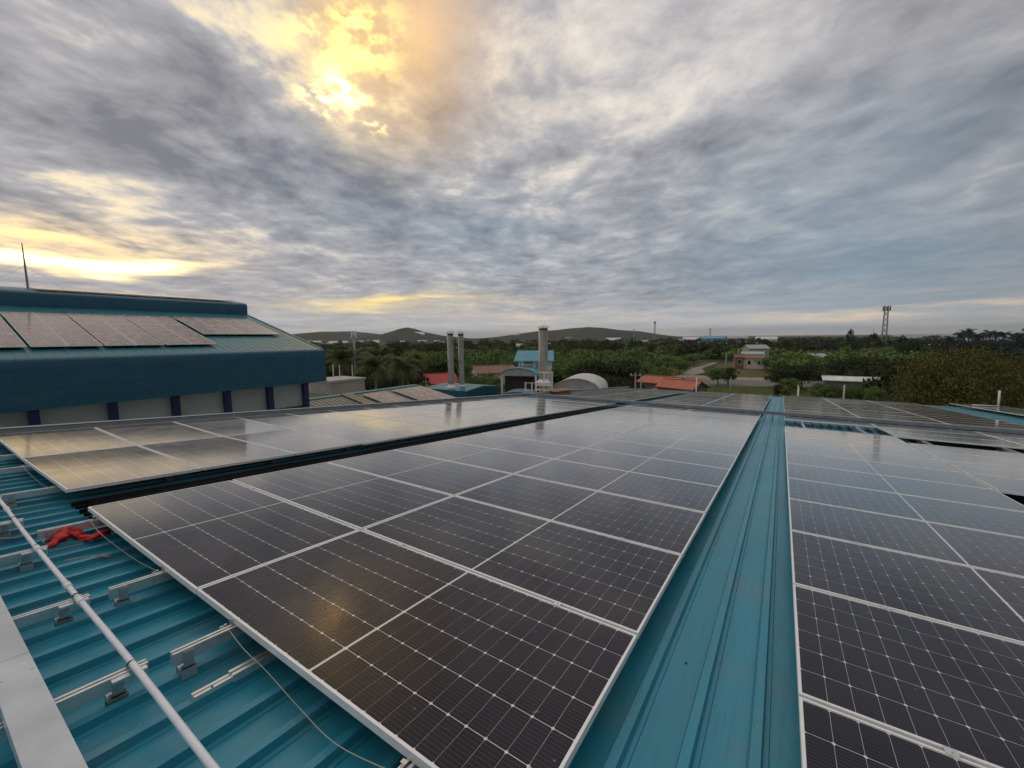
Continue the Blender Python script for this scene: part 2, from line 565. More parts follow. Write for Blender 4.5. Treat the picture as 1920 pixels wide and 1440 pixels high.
# the building under the array
bld = empty('factory_building', (0, 0, GROUND))
tag(bld, 'low factory building whose teal ribbed metal roof carries the solar panels', 'building')
RX0, RX1, RU0, RU1 = -10.2, 12.2, -4.0, 36.3
prof = []
k = math.ceil((RX0 - RIB0) / PITCH) + 0
while True:
    c = RIB0 + k * PITCH
    if c > RX1 - 0.1:
        break
    if c > RX0 + 0.05:
        # trapezoid rib with a low step beside it
        prof += [(c - 0.032, PAN), (c - 0.020, RIB), (c + 0.018, RIB), (c + 0.026, PAN + 0.008), (c + 0.044, PAN + 0.007), (c + 0.048, PAN)]
    k += 1
prof = [(RX0, PAN)] + prof + [(RX1, PAN)]
mb = MB()
n = len(prof)
NU = 6
for j in range(NU + 1):
    u = RU0 + (RU1 - RU0) * j / NU
    mb.v.extend((x, u, z) for x, z in prof)
for j in range(NU):
    for i in range(n - 1):
        a = j * n + i
        mb.f.append((a, a + 1, a + 1 + n, a + n))
roof = mb.build('roof_sheet', TEAL, bld)
roof.location = rf(0, 0, 0) - bld.location
roof.rotation_euler = RROT
mb = MB()
a0, a1 = rf(RX0 + 0.1, RU0 + 0.1, PAN - 0.05), rf(RX1 - 0.1, RU1 - 0.1, PAN - 0.05)
pts = [(a0.x, a0.y, a0.z), (a1.x, a0.y, a0.z), (a1.x, a1.y, a1.z), (a0.x, a1.y, a1.z)]
vs = [(x, y, 0.0) for x, y, z in pts] + [(x, y, z - GROUND) for x, y, z in pts]
mb.add(vs, [(0, 1, 5, 4), (1, 2, 6, 5), (2, 3, 7, 6), (3, 0, 4, 7), (4, 5, 6, 7)])
mb.build('wall', CREAM, bld)
for nm, (x0, x1, u0, u1) in {'edge_trim': (RX0 - 0.06, RX0, RU0, RU1), 'edge_trim.001': (RX1, RX1 + 0.06, RU0, RU1),
                             'gutter': (RX0, RX1, RU1 + 0.002, RU1 + 0.14)}.items():
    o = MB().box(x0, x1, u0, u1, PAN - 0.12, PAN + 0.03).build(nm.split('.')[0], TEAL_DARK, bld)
    o.location = -Vector(bld.location)
    o.rotation_euler = RROT

# ---------------------------------------------------------------- solar panels
PL, PW = 2.256, 1.134
PU = 1.154
LIP = 0.013
hx, hy = PL / 2, PW / 2

fm = MB()
o8 = [(-hx, -hy), (hx, -hy), (hx, hy), (-hx, hy)]
i8 = [(-hx + LIP, -hy + LIP), (hx - LIP, -hy + LIP), (hx - LIP, hy - LIP), (-hx + LIP, hy - LIP)]
BV = 0.0012
om = [(x - math.copysign(BV, x), y - math.copysign(BV, y)) for x, y in o8]
fm.add([(x, y, 0) for x, y in o8] + [(x, y, 0.035 - BV) for x, y in o8] + [(x, y, 0.035) for x, y in om] + [(x, y, 0.035) for x, y in i8] + [(x, y, 0.0285) for x, y in i8]
       + [(x, y, 0) for x, y in i8],
       [f for i in range(4) for j in [(i + 1) % 4] for f in
        ((i, j, 4 + j, 4 + i), (4 + i, 4 + j, 8 + j, 8 + i), (8 + i, 8 + j, 12 + j, 12 + i), (12 + i, 12 + j, 16 + j, 16 + i), (16 + i, 16 + j, 20 + j, 20 + i), (20 + i, 20 + j, j, i))])
FRAME_ME = fm.mesh('frame', ALU_FRAME)
gx, gy = hx - LIP, hy - LIP
GLASS_ME = MB().add([(-gx, -gy, .033), (gx, -gy, .033), (gx, gy, .033), (-gx, gy, .033)], [(0, 1, 2, 3)]).mesh('glass', GLASS)
GLASS_WARM_SHEEN_ME = MB().add([(-gx, -gy, .033), (gx, -gy, .033), (gx, gy, .033), (-gx, gy, .033)], [(0, 1, 2, 3)]).mesh('glass', GLASS_WARM_SHEEN)
BACK_ME = MB().box(-gx, gx, -gy, gy, 0.0285, 0.0295).mesh('backsheet', BACK)
BACK_ME.materials.append(simple('darkened_rear_face', (0.02, 0.02, 0.022), 0.6))  # rear face darkened to cut light bounced onto the sheet below
BACK_ME.polygons[0].material_index = 1
CXL, CYL, CH = 0.0909 / 2, 0.1808 / 2, 0.0070


def cell_ring(cx, cy, z):
    return [(cx - CXL + CH, cy - CYL, z), (cx + CXL - CH, cy - CYL, z), (cx + CXL, cy - CYL + CH, z), (cx + CXL, cy + CYL - CH, z),
            (cx + CXL - CH, cy + CYL, z), (cx - CXL + CH, cy + CYL, z), (cx - CXL, cy + CYL - CH, z), (cx - CXL, cy - CYL + CH, z)]


CELL_POS = []
for half in (-1, 1):
    for i in range(12):
        for j in range(6):
            CELL_POS.append((half * (0.0075 + 0.0456 + i * 0.0925), (j - 2.5) * 0.1845))
CELL_ME = MB().add(cell_ring(0, 0, 0), [tuple(range(8))]).mesh('cell', CELL)
cg = MB()
for cx, cy in CELL_POS:
    cg.add(cell_ring(cx, cy, 0.0305), [tuple(range(8))])
CELLS_ME = cg.mesh('cell_grid', CELL)
# clamp in the gap to the next panel
CLAMP_ME = MB().box(-0.02, 0.02, 0.0, 0.02, 0.0, 0.0351).box(-0.02, 0.02, -0.009, 0.029, 0.0352, 0.0385).lathe((0, 0.010, 0.0385), [(0.0065, 0), (0.0065, 0.004), (0.004, 0.005)], 8).mesh('clamp', ALU)
RAIL_X = (-0.66, 0.66)


def ordinal(k):
    w = ['first', 'second', 'third', 'fourth', 'fifth', 'sixth', 'seventh', 'eighth', 'ninth', 'tenth', 'eleventh', 'twelfth', 'thirteenth', 'fourteenth', 'fifteenth', 'sixteenth']
    return w[k]


def panel(loc, rot, label, group, cells=False, clamps=True, warm_sheen=False):
    p = empty('solar_panel', loc, rot)
    tag(p, label, 'solar panel', group)
    link('frame', FRAME_ME, p)
    link('backsheet', BACK_ME, p)
    link('glass', GLASS_WARM_SHEEN_ME if warm_sheen else GLASS_ME, p)
    if cells:
        for cx, cy in CELL_POS:
            link('cell', CELL_ME, p, (cx, cy, 0.0305))
    else:
        link('cell_grid', CELLS_ME, p)['kind'] = 'stuff'
    if clamps:
        for x in RAIL_X:
            link('clamp', CLAMP_ME, p, (x, hy, 0.0))
    return p


# rows: name, X of the right edge, blocks of panel indices, first u of the block
ROWS = [
    ('B2', 0.0, 'row bordering the teal strip on its left'),
    ('B1', -2.276, 'second row left of the teal strip'),
    ('C1', -5.28, 'row left of the black gap'),
    ('C2', -7.556, 'leftmost row beside the long tray'),
    ('R1', 2.951, 'row bordering the teal strip on its right'),
    ('R2', 5.247, 'second row right of the teal strip'),
    ('R3', 7.523, 'third row right of the teal strip'),
]
NEAR = {'B2': list(range(14)), 'B1': list(range(14)), 'C1': list(range(14)), 'C2': list(range(14)),
        'R1': list(range(11)) + [13], 'R2': [6, 7, 8, 9, 11, 12, 13], 'R3': [11, 12, 13]}
FARN = {'B2': 14, 'B1': 14, 'C1': 13, 'C2': 12, 'R1': 15, 'R2': 15, 'R3': 15}
U2 = 17.31
CELLED = {('B2', 0), ('B2', 1), ('B2', 2), ('B2', 3), ('B1', 0), ('B1', 1), ('R1', 0), ('R1', 1), ('R1', 2), ('R1', 3)}
for nm, xr, desc in ROWS:
    seen = 0
    for i in NEAR[nm]:
        jit = rng.uniform(-0.0022, 0.0022)
        tilt = (-SLOPE + rng.uniform(-0.0022, 0.0022), rng.uniform(-0.0016, 0.0016), 0)
        if nm in ('C1', 'C2') and i < 3:                 # first panels of the left rows, tilt added so they mirror golden sky
            tilt = (tilt[0], math.radians(0.8 if nm == 'C2' else -0.7), 0)
        panel(rf(xr - hx, i * PU + hy, -0.035 + jit), tilt, '%s solar panel from near end, %s' % (ordinal(seen), desc),
              'panels on the near half of the roof', (nm, i) in CELLED)
        seen += 1
    for i in range(FARN[nm]):
        tilt = (-SLOPE + rng.uniform(-0.0025, 0.0025), rng.uniform(-0.002, 0.002), 0)
        panel(rf(xr - hx, U2 + i * PU + hy, -0.035 + rng.uniform(-0.002, 0.002)), tilt,
              '%s solar panel past crossing tray, %s' % (ordinal(i), desc), 'panels on the far half of the roof', False, False)
for i in range(12):
    tilt = (-SLOPE + rng.uniform(-0.0025, 0.0025), rng.uniform(-0.002, 0.002), 0)
    panel(rf(9.5 + hx, 22.2 + i * PU + hy, 0.02), tilt, '%s solar panel back in the separate far right array past the teal gap' % ordinal(i),
          'panels of the far right array', False, False)

# ---------------------------------------------------------------- rails with feet
RAIL_PROF = [(-0.020, -0.060), (0.020, -0.060), (0.020, 0.0), (0.006, 0.0), (0.006, -0.014), (-0.006, -0.014), (-0.006, 0.0), (-0.020, 0.0)]
FOOT_ME = (MB().box(-0.030, 0.030, -0.032, 0.032, -0.150, -0.128).box(0.024, 0.034, -0.032, 0.032, -0.176, -0.128).box(-0.034, -0.024, -0.032, 0.032, -0.176, -0.128)
           .box(0.0205, 0.027, -0.020, 0.020, -0.128, -0.046).box(-0.004, 0.027, -0.020, 0.020, -0.128, -0.122)
           .lathe((0.012, -0.024, -0.128), [(0.007, 0), (0.007, 0.010), (0.004, 0.012)], 6).lathe((0.012, 0.024, -0.128), [(0.007, 0), (0.007, 0.010), (0.004, 0.012)], 6)
           ).mesh('foot', ALU_DULL)


def rail(X, u0, u1, label, feet, group, mat_=ALU):
    r = empty('mounting_rail', rf(X, u0, PAN), RROT)
    tag(r, label, 'rail', group)
    nz = -PAN - 0.037
    link('channel', MB().extrude_y([(x, z + nz) for x, z in RAIL_PROF], 0, u1 - u0).mesh('channel', mat_), r)
    for fu in feet:
        link('foot', FOOT_ME, r, (0, fu - u0, nz + 0.037))
    return r


G = 'rails that carry the panels'
for nm, xr, desc in ROWS:
    for s, rx in zip(('right', 'left'), (xr - 0.47, xr - 1.79)):
        st = {'C1': -0.36, 'C2': -0.40, 'R2': 6.70, 'R3': 12.4}.get(nm, -0.27)
        if nm == 'B1' and s == 'left':
            st = -0.34
        if nm == 'B1' and s == 'left':
            rx = -4.24
        if nm == 'C1' and s == 'right':
            rx = -5.70
        feet = [st + 0.06 + 1.25 * q for q in range(11 if st > 5 else 13) if st + 0.06 + 1.25 * q < 16]
        rail(rx, st, 16.2, 'silver rail under the %s half of the %s' % (s, desc), feet, G)

# ---------------------------------------------------------------- things lying and running on the roof
def on_roof(name, X, u, n):
    return empty(name, rf(X, u, n), RROT)


def local(me_builder, name, m, parent, smooth=False):
    o = me_builder.build(name, m, parent, smooth)
    return o


# short rails that carry the conduit and the near tray
for X, w in ((-5.73, 'fifth'), (-4.75, 'fourth'), (-3.87, 'third'), (-2.79, 'second'), (-1.85, 'nearest')):
    r = on_roof('support_rail', X, -1.25, PAN)
    tag(r, '%s short silver rail under the near tray and white conduit' % w, 'rail', 'short rails under the tray and conduit')
    nz = -PAN - 0.052
    link('channel', MB().extrude_y([(x, z + nz) for x, z in RAIL_PROF], 0, 0.905).mesh('channel', ALU), r)
    link('foot', FOOT_ME, r, (0, 0.80, nz + 0.040))
    link('foot', FOOT_ME, r, (0, 0.25, nz + 0.040))
    # clip that holds the conduit
    c = MB().box(0.021, 0.052, 0.775, 0.835, nz - 0.016, nz - 0.004).box(0.021, 0.052, 0.865, 0.895, nz - 0.016, nz - 0.004)
    local(c, 'bracket', ALU, r)
    strap = MB()
    R = 0.0158
    ring = [(0.0, 0.85 + R * math.cos(t), nz + 0.015 + R * math.sin(t)) for t in [math.pi * (q / 10 * 1.3 - 0.15) for q in range(11)]]
    for a, b in zip(ring[:-1], ring[1:]):
        strap.bar(a, b, 0.007, 0.003, (0, 1, 0.3))
    local(strap, 'cable_tie', BLACK, r)

# white conduit across the roof
CU, CN, CR = -0.40, -0.0370, 0.0135
cd = on_roof('conduit', 0, CU, CN)
tag(cd, 'white plastic conduit running across the roof in front of the panels', 'conduit')
pts = [(x, 0.004 * math.sin(x * 2.1), 0.003 * math.sin(x * 3.3 + 1)) for x in np.linspace(-8.6, 0.9, 40)]
local(MB().tube(pts, CR, 14), 'pipe', PVC, cd, True)
for cx, ln in ((-5.09, 0.10), (-3.80, 0.09), (-2.98, 0.07), (-2.72, 0.09)):
    y, z = 0.004 * math.sin(cx * 2.1), 0.003 * math.sin(cx * 3.3 + 1)
    local(MB().tube([(cx - ln / 2, y, z), (cx - ln / 2 + 0.004, y, z), (cx + ln / 2 - 0.004, y, z), (cx + ln / 2, y, z)], [CR + .002, CR + .0042, CR + .0042, CR + .002], 14), 'coupling', PVC, cd, True)
    for e in (-1, 1):
        x = cx + e * ln * 0.42
        local(MB().tube([(x - 0.005, y, z), (x + 0.005, y, z)], CR + 0.0058, 14), 'collar', PVC, cd, True)


def tray(name, label, X0, X1, u0, u1, n0, n1, seams, along, m):
    """lidded sheet metal trunking; along = 'X' or 'u'"""
    t = on_roof(name, X0, u0, n0)
    tag(t, label, 'cable tray')
    w, l, h = u1 - u0, X1 - X0, n1 - n0
    local(MB().box(0, l, 0.003, w - 0.003, 0, h - 0.004), 'body', m, t)
    cuts = [0] + seams + [l if along == 'X' else w]
    for a, b in zip(cuts[:-1], cuts[1:]):
        g = 0.0015
        if along == 'X':
            lid = MB().box(a + g, b - g, 0, w, h - 0.0035, h).box(a + g, b - g, 0, 0.0022, h - 0.016, h - 0.0036).box(a + g, b - g, w - 0.0022, w, h - 0.016, h - 0.0036)
        else:
            lid = MB().box(0, l, a + g, b - g, h - 0.0035, h).box(0, 0.0022, a + g, b - g, h - 0.016, h - 0.0036).box(l - 0.0022, l, a + g, b - g, h - 0.016, h - 0.0036)
        local(lid, 'lid', m, t)
    return t


near_tray = tray('cable_tray', 'grey galvanised cable tray crossing the near left corner of the roof', -9.2, -0.25, -0.775, -0.655, -0.045, 0.012, [2.2, 4.58, 6.98], 'X', GALV)
for X, u in ((-2.06, -0.668), (-2.05, -0.755), (-1.0, -0.668), (-1.0, -0.755), (-4.3, -0.668), (-4.3, -0.755)):
    scr = MB().lathe((0, 0, 0), [(0.0055, 0), (0.0055, 0.002), (0.003, 0.0035)], 8).build('screw', STEEL, near_tray)
    scr.location = (X + 9.2, u + 0.775, 0.057)
tray('cable_tray', 'long grey cable tray along the left edge of the panels', -10.10, -9.92, -2.0, 33.0, -0.06, 0.085, [2.4 * k for k in range(1, 15)], 'u', GALV_DARK)
tray('cable_tray', 'grey cable tray crossing the whole roof between near and far panels', -9.90, 11.6, 16.42, 16.60, 0.0, 0.11, [2.4 * k for k in range(1, 9)], 'X', GALV_DARK)
for X, where in ((-9.0, 'at its left end'), (-4.9, 'in the black gap'), (0.35, 'on the teal strip'), (8.2, 'on bare roof at the right')):
    p = on_roof('tray_stand', X, 16.51, PAN)
    tag(p, 'short grey stand of the crossing tray, %s' % where, 'stand', 'stands of the crossing cable tray')
    local(MB().box(-0.02, 0.02, -0.07, -0.04, 0, -PAN - 0.001), 'post', GALV_DARK, p)
    local(MB().box(-0.02, 0.02, 0.04, 0.07, 0, -PAN - 0.001), 'post', GALV_DARK, p)

# earth wires looped from rail to rail
WIRES = [
    ('thin earth wire sagging between the two rails of the second panel row', [(-4.24, -.05, -.035), (-4.0, -.045, -.075), (-3.75, -.03, -.10), (-3.45, -.02, -.105), (-3.1, -.02, -.085), (-2.78, -.03, -.035)]),
    ('thin earth wire sagging below the nearest panel edge', [(-1.82, -.03, -.035), (-1.62, -.035, -.075), (-1.4, -.03, -.10), (-1.1, -.05, -.11), (-.8, -.07, -.10), (-.47, -.06, -.035)]),
    ('thin earth wire sagging before the yellow reflecting panel', [(-7.10, -.05, -.035), (-6.8, -.04, -.075), (-6.4, -.02, -.11), (-6.05, -.02, -.10), (-5.70, -.03, -.035)]),
]
for lab, pts in WIRES:
    w = on_roof('earth_wire', 0, 0, 0)
    tag(w, lab, 'wire', 'earth wires between rails')
    P = [Vector(p) for p in pts]
    sm = []
    for i in range(len(P) - 1):
        p0, p1, p2, p3 = P[max(i - 1, 0)], P[i], P[i + 1], P[min(i + 2, len(P) - 1)]
        for q in range(5):
            t = q / 5
            sm.append(0.5 * ((2 * p1) + (p2 - p0) * t + (2 * p0 - 5 * p1 + 4 * p2 - p3) * t * t + (3 * p1 - p0 - 3 * p2 + p3) * t ** 3))
    sm.append(P[-1])
    local(MB().tube(sm, 0.0022, 6), 'strand', WIRE, w, True)
    for e in (P[0], P[-1]):
        lug = MB().lathe((e.x, e.y, -0.037), [(0.008, 0), (0.008, 0.006), (0.005, 0.009)], 6).box(e.x - 0.006, e.x + 0.006, e.y - 0.028, e.y - 0.009, -0.0368, -0.0335)
        lug.box(e.x - 0.012, e.x + 0.012, e.y + 0.02, e.y + 0.036, -0.0368, -0.012)
        local(lug, 'lug', STEEL, w)

# flexible cables that come out from under the panels
for lab, pts in (
        ('grey flexible cable curving under the white conduit to the second panel row', [(-4.75, -.95, -.15), (-4.66, -.55, -.145), (-4.52, -.42, -.14), (-4.47, -.33, -.13), (-4.40, -.23, -.10), (-4.33, -.12, -.085), (-4.29, .02, -.08), (-4.29, .5, -.08)]),
        ('grey flexible cable reaching the yellow reflecting panel', [(-5.9, -.8, -.15), (-5.84, -.40, -.15), (-5.81, -.29, -.14), (-5.79, -.2, -.11), (-5.76, -.1, -.085), (-5.75, .05, -.08), (-5.75, .5, -.08)])):
    c = on_roof('flexible_cable', 0, 0, 0)
    tag(c, lab, 'cable', 'flexible cables at the panel fronts')
    local(MB().tube(pts, 0.011, 8), 'sheath', CABLE, c, True)
    x, u, n = pts[4]
    local(MB().tube([(x - 0.004, u - 0.004, n), (x + 0.004, u + 0.010, n)], 0.0135, 8), 'tie_wrap', WHITE, c)

# loose rail length with a splice sleeve
lr = on_roof('loose_rail', -1.55, -0.27, PAN)
tag(lr, 'loose silver rail with a splice piece lying on the teal sheet', 'rail')
local(MB().extrude_y([(-0.020, 0.036), (0.020, 0.036), (0.020, 0.062), (0.004, 0.062), (0.004, 0.052), (-0.004, 0.052), (-0.004, 0.062), (-0.020, 0.062)], 0, 0.15), 'splice', ALU, lr)
local(MB().extrude_y([(-0.025, 0.035), (0.025, 0.035), (0.025, 0.072), (0.007, 0.072), (0.007, 0.055), (-0.007, 0.055), (-0.007, 0.072), (-0.025, 0.072)], 0.15, 1.4), 'channel', ALU, lr)
local(MB().lathe((0.012, 0.07, 0.0622), [(0.005, 0), (0.004, 0.003)], 8), 'bolt', BLACK, lr)

# red strap bundle
RED = simple('red_webbing', (0.62, 0.014, 0.018), 0.38, 0.0, 0.3, 30.0, 0.3, bscale=120)
TAN = simple('tan_strip', (0.42, 0.26, 0.15), 0.6, 0.0, 0.25, 20.0)
rb = on_roof('strap_bundle', -4.1, -0.15, PAN)
tag(rb, 'crumpled red strap bundle lying on the roof beside the white conduit', 'strap')
mbx = MB()
path = [(-0.02, -0.19, 0.045), (-0.03, -0.14, 0.055), (-0.07, -0.09, 0.075), (-0.11, -0.05, 0.10), (-0.10, 0.0, 0.085), (-0.05, 0.03, 0.055), (0.0, 0.08, 0.05), (-0.02, 0.15, 0.055), (-0.04, 0.21, 0.055)]
rad = [0.014, 0.026, 0.040, 0.060, 0.050, 0.030, 0.034, 0.034, 0.016]
P = [Vector(p) for p in path]
fine_p, fine_r = [], []
for i in range(len(P) - 1):
    for q in range(6):
        t = q / 6
        p0, p1, p2, p3 = P[max(i - 1, 0)], P[i], P[i + 1], P[min(i + 2, len(P) - 1)]
        fine_p.append(0.5 * ((2 * p1) + (p2 - p0) * t + (2 * p0 - 5 * p1 + 4 * p2 - p3) * t * t + (3 * p1 - p0 - 3 * p2 + p3) * t ** 3))
        fine_r.append(rad[i] * (1 - t) + rad[i + 1] * t)
mbx.tube(fine_p, fine_r, 20)
r2 = random.Random(5)
from mathutils import noise as mnoise
for i, p in enumerate(mbx.v):
    v = Vector(p)
    ax = fine_p[min(i // 20, len(fine_p) - 1)]
    off = v - ax
    s = 1.0 + 0.55 * mnoise.noise(v * 26.0) + 0.35 * mnoise.noise(v * 60.0)
    q = ax + Vector((off.x * 1.15, off.y, off.z * 0.72)) * s
    mbx.v[i] = (q.x, q.y, max(q.z, 0.004))
local(mbx, 'webbing', RED, rb, True)
for a, b, w in (((0.06, -0.16, 0.040), (0.075, 0.02, 0.042), 0.010), ((0.05, 0.06, 0.042), (0.03, 0.16, 0.046), 0.008)):
    local(MB().bar(a, b, w, 0.002), 'stitched_edge', TAN, rb)
st = on_roof('wood_strip', -3.68, -0.12, PAN)
tag(st, 'thin tan and red strip lying flat on the teal roof sheet', 'strip')
local(MB().bar((-0.07, -0.16, 0.040), (-0.02, -0.04, 0.042), 0.012, 0.004).bar((-0.02, -0.04, 0.042), (0.10, 0.05, 0.040), 0.014, 0.004), 'strip', TAN, st)
local(MB().bar((0.02, -0.01, 0.0435), (0.10, 0.05, 0.042), 0.012, 0.004), 'tip', RED, st)
for X, u, s in ((0.075, 0.72, 0.011), (0.62, 0.9, 0.006), (0.21, 1.35, 0.006)):
    o = MB().lathe((0, 0, 0), [(s, 0), (s * 1.05, s * 0.6), (s * 0.5, s * 1.0)], 6).build('roof_screw', BLACK)
    o.location = rf(X, u, PAN + 0.001)
    o.rotation_euler = RROT
    tag(o, 'dark loose screw lying on the teal strip, %s' % ('near its left side' if X < .1 else 'near its right side' if X > .5 else 'in its middle'), 'screw', 'loose bits on the teal strip')

# added black tubes standing in for shade between the two left groups of panels
GAP_SHADE = simple('gap_shade_black', (0.006, 0.006, 0.007), 0.85, 0.0, 0.2, spec=0.15)
bd = on_roof('gap_shade_filler', -4.9, 0.15, PAN)
tag(bd, 'added black cables standing in for shade in the gap between left panel rows', 'cables')
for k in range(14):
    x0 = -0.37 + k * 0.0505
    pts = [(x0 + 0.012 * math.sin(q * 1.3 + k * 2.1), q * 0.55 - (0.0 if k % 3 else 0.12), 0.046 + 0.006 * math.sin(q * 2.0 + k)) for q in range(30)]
    local(MB().tube(pts, 0.024, 6), 'cable', GAP_SHADE, bd, True)

# ---------------------------------------------------------------- the long hall on the left
HS = 0.925


def hp(d, y, z):
    """point given by its distance to the left of, beyond and above the camera"""
    return Vector((CAM.x - d * HS, CAM.y + y * HS, CAM.z + z * HS))


BLUE = simple('blue_painted_steel', (0.030, 0.038, 0.20), 0.4, 0.0, 0.2)
WALLW = simple('pale_wall_sheet', (0.78, 0.84, 0.80), 0.7, 0.0, 0.14, 0.5)
VALLEY = teal_sheet('weathered_teal_roof', (0.055, 0.135, 0.145), 1.3)
hall = empty('long_hall', hp(30, 5, 0) - Vector((0, 0, CAM.z - GROUND)))
tag(hall, 'long teal roofed hall with deep dark blue fascia and solar panels on top', 'building')
HO = Vector(hall.location)


def hbuild(mb, name, m, parent=None, smooth=False, root=None):
    root = root or hall
    o = mb.build(name, m, parent or root, smooth)
    if parent is None or parent is root:
        o.location = -Vector(root.location)
    return o


HY0, HY1 = -9.0, 17.93
HSL = 0.2675


def hall_z(d):
    return -0.74 + HSL * (d - 28)


def rib_slope(d0, z0, d1, z1, y0, y1, pitch, rh, hw):
    """sheet between two levels with ribs running down the slope"""
    mb = MB()
    ys = [(y0, 0.0)]
    y = y0 + pitch * 0.5
    while y < y1 - pitch * 0.4:
        ys += [(y - hw * 1.6, 0.0), (y - hw, rh), (y + hw, rh), (y + hw * 1.6, 0.0)]
        y += pitch
    ys.append((y1, 0.0))
    for (d, z) in ((d0, z0), (d1, z1)):
        mb.v.extend(tuple(hp(d, yy, z + e)) for yy, e in ys)
    n = len(ys)
    for i in range(n - 1):
        mb.f.append((i, i + 1, n + i + 1, n + i))
    return mb


hbuild(rib_slope(28.05, hall_z(28.05), 39.2, hall_z(39.2), HY0, HY1 - 0.1, 0.42, 0.018, 0.02), 'roof_sheet', TEAL_HALL)
# fascia: a folded sheet with a rounded upper edge
mb = MB()
prof = [(27.95, -3.02), (27.93, -1.2), (27.94, -0.86), (27.99, -0.755), (28.10, -0.70), (28.35, -0.635), (28.36, -0.70), (28.2, -3.0)]
vs = [tuple(hp(d, y, z)) for y in (HY0, HY1) for d, z in prof]
n = len(prof)
mb.add(vs, [(i, (i + 1) % n, n + (i + 1) % n, n + i) for i in range(n)] + [tuple(range(n - 1, -1, -1)), tuple(range(n, 2 * n))])
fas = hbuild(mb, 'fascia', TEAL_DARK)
smooth_by_angle(fas, 50)
# end board of the roof
mb = MB()
vs = []
for y in (HY1 - 0.12, HY1 + 0.02):
    vs += [tuple(hp(28.2, y, -3.0)), tuple(hp(28.2, y, hall_z(28.2) + 0.05)), tuple(hp(39.2, y, hall_z(39.2) + 0.05)), tuple(hp(39.2, y, hall_z(39.2) - 0.5)), tuple(hp(30, y, -3.0))]
mb.add(vs, [(0, 1, 2, 3, 4), (9, 8, 7, 6, 5)] + [(i, 5 + i, 5 + (i + 1) % 5, (i + 1) % 5) for i in range(5)])
hbuild(mb, 'verge_board', TEAL_HALL)
# raised ridge monitor
mb = MB()
prof = [(39.0, hall_z(39.0) - 0.1), (38.95, 2.95), (39.05, 3.1), (39.3, 3.18), (42.5, 3.62), (45.7, 3.18), (45.9, 2.0)]
vs = [tuple(hp(d, y, z)) for y in (HY0, HY1 + 0.05) for d, z in prof]
n = len(prof)
mb.add(vs, [(i, i + 1, n + i + 1, n + i) for i in range(n - 1)] + [tuple(range(n - 1, -1, -1)), tuple(range(n, 2 * n))])
smooth_by_angle(hbuild(mb, 'ridge_monitor', TEAL_DARK), 45)
hbuild(rib_slope(45.8, 2.1, 57.0, -0.74, HY0, HY1 - 0.1, 0.42, 0.018, 0.02), 'roof_sheet', TEAL_HALL)
mb = MB()
gz = GROUND
for (d0, d1) in ((29.95, 55.0),):
    a, b = hp(d0, HY0 + 0.5, -2.6), hp(d1, HY1 - 0.35, -2.6)
    mb.box(b.x, a.x, a.y, b.y, gz, a.z)
    mb.add([tuple(hp(29.95, HY1 - 0.35, -2.6)), tuple(hp(39.2, HY1 - 0.35, hall_z(39.2) - 0.2)), tuple(hp(45.8, HY1 - 0.35, 1.9)), tuple(hp(55, HY1 - 0.35, -2.6))], [(0, 1, 2, 3)])
hbuild(mb, 'wall', WALLW)
for cy in (-1.5, 1.15, 3.86, 6.65, 9.38, 12.09, 14.73, 17.3):
    a = hp(29.94, cy - 0.17, 0)
    b = hp(29.55, cy + 0.17, 0)
    mb = MB().box(a.x, b.x, a.y, b.y, hp(0, 0, -5.2).z, hp(0, 0, -3.25).z)
    c = hp(29.2, cy - 0.3, 0)
    e = hp(29.2, cy + 0.3, 0)
    z0, z1 = hp(0, 0, -3.25).z, hp(0, 0, -2.95).z
    mb.add([(a.x, a.y, z0), (b.x, a.y, z0), (b.x, b.y, z0), (a.x, b.y, z0), (a.x, c.y, z1), (c.x, c.y, z1), (c.x, e.y, z1), (a.x, e.y, z1)],
           [(0, 1, 5, 4), (1, 2, 6, 5), (2, 3, 7, 6), (3, 0, 4, 7), (4, 5, 6, 7)])
    hbuild(mb, 'column', BLUE)
# soffit boards under the overhang
a, b = hp(29.95, HY0, -2.98), hp(28.2, HY1, -2.90)
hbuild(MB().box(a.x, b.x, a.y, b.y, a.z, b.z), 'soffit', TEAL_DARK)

# panels on the hall roof: blocks two wide, three or two deep
ang = math.atan(HSL)
# local x (long side) runs up the slope: -X world and up; local y runs along the hall
HROT = Matrix(((-math.cos(ang), 0, math.sin(ang)), (0, -1, 0), (math.sin(ang), 0, math.cos(ang)))).to_euler()
blocks = [(1.42, 3), (4.02, 3), (6.58, 3), (9.13, 3), (11.88, 2), (14.32, 2)]
for bi, (y0, rows) in enumerate(blocks):
    for ci in range(2):
        for ri in range(rows):
            s_top = 8.86
            sd = (s_top - (ri + 0.5) * (2.276 / HS)) * math.cos(ang) + 28
            yy = y0 + (0.5 + ci) * (PU / HS)
            o = hp(sd, yy, hall_z(sd)) + Vector((math.sin(ang), 0, math.cos(ang))) * 0.13
            panel(o, HROT, 'hall roof solar panel, %s column from the left, %s from its top' % (ordinal(bi * 2 + ci), ordinal(ri)), 'panels on the long hall roof', False, False, True)
mon = math.atan2(0.44, 3.2)
MROT = Matrix(((-math.cos(mon), 0, math.sin(mon)), (0, -1, 0), (math.sin(mon), 0, math.cos(mon)))).to_euler()
for i in range(9):
    yy = 17.2 - (i + 0.5) * (PU / HS)
    o = hp(40.7, yy, 3.18 + 0.1375 * 1.4) + Vector((0, 0, 0.11))
    panel(o, MROT, '%s solar panel from the right end on the raised hall ridge' % ordinal(i), 'panels on the hall ridge', False, False, True)

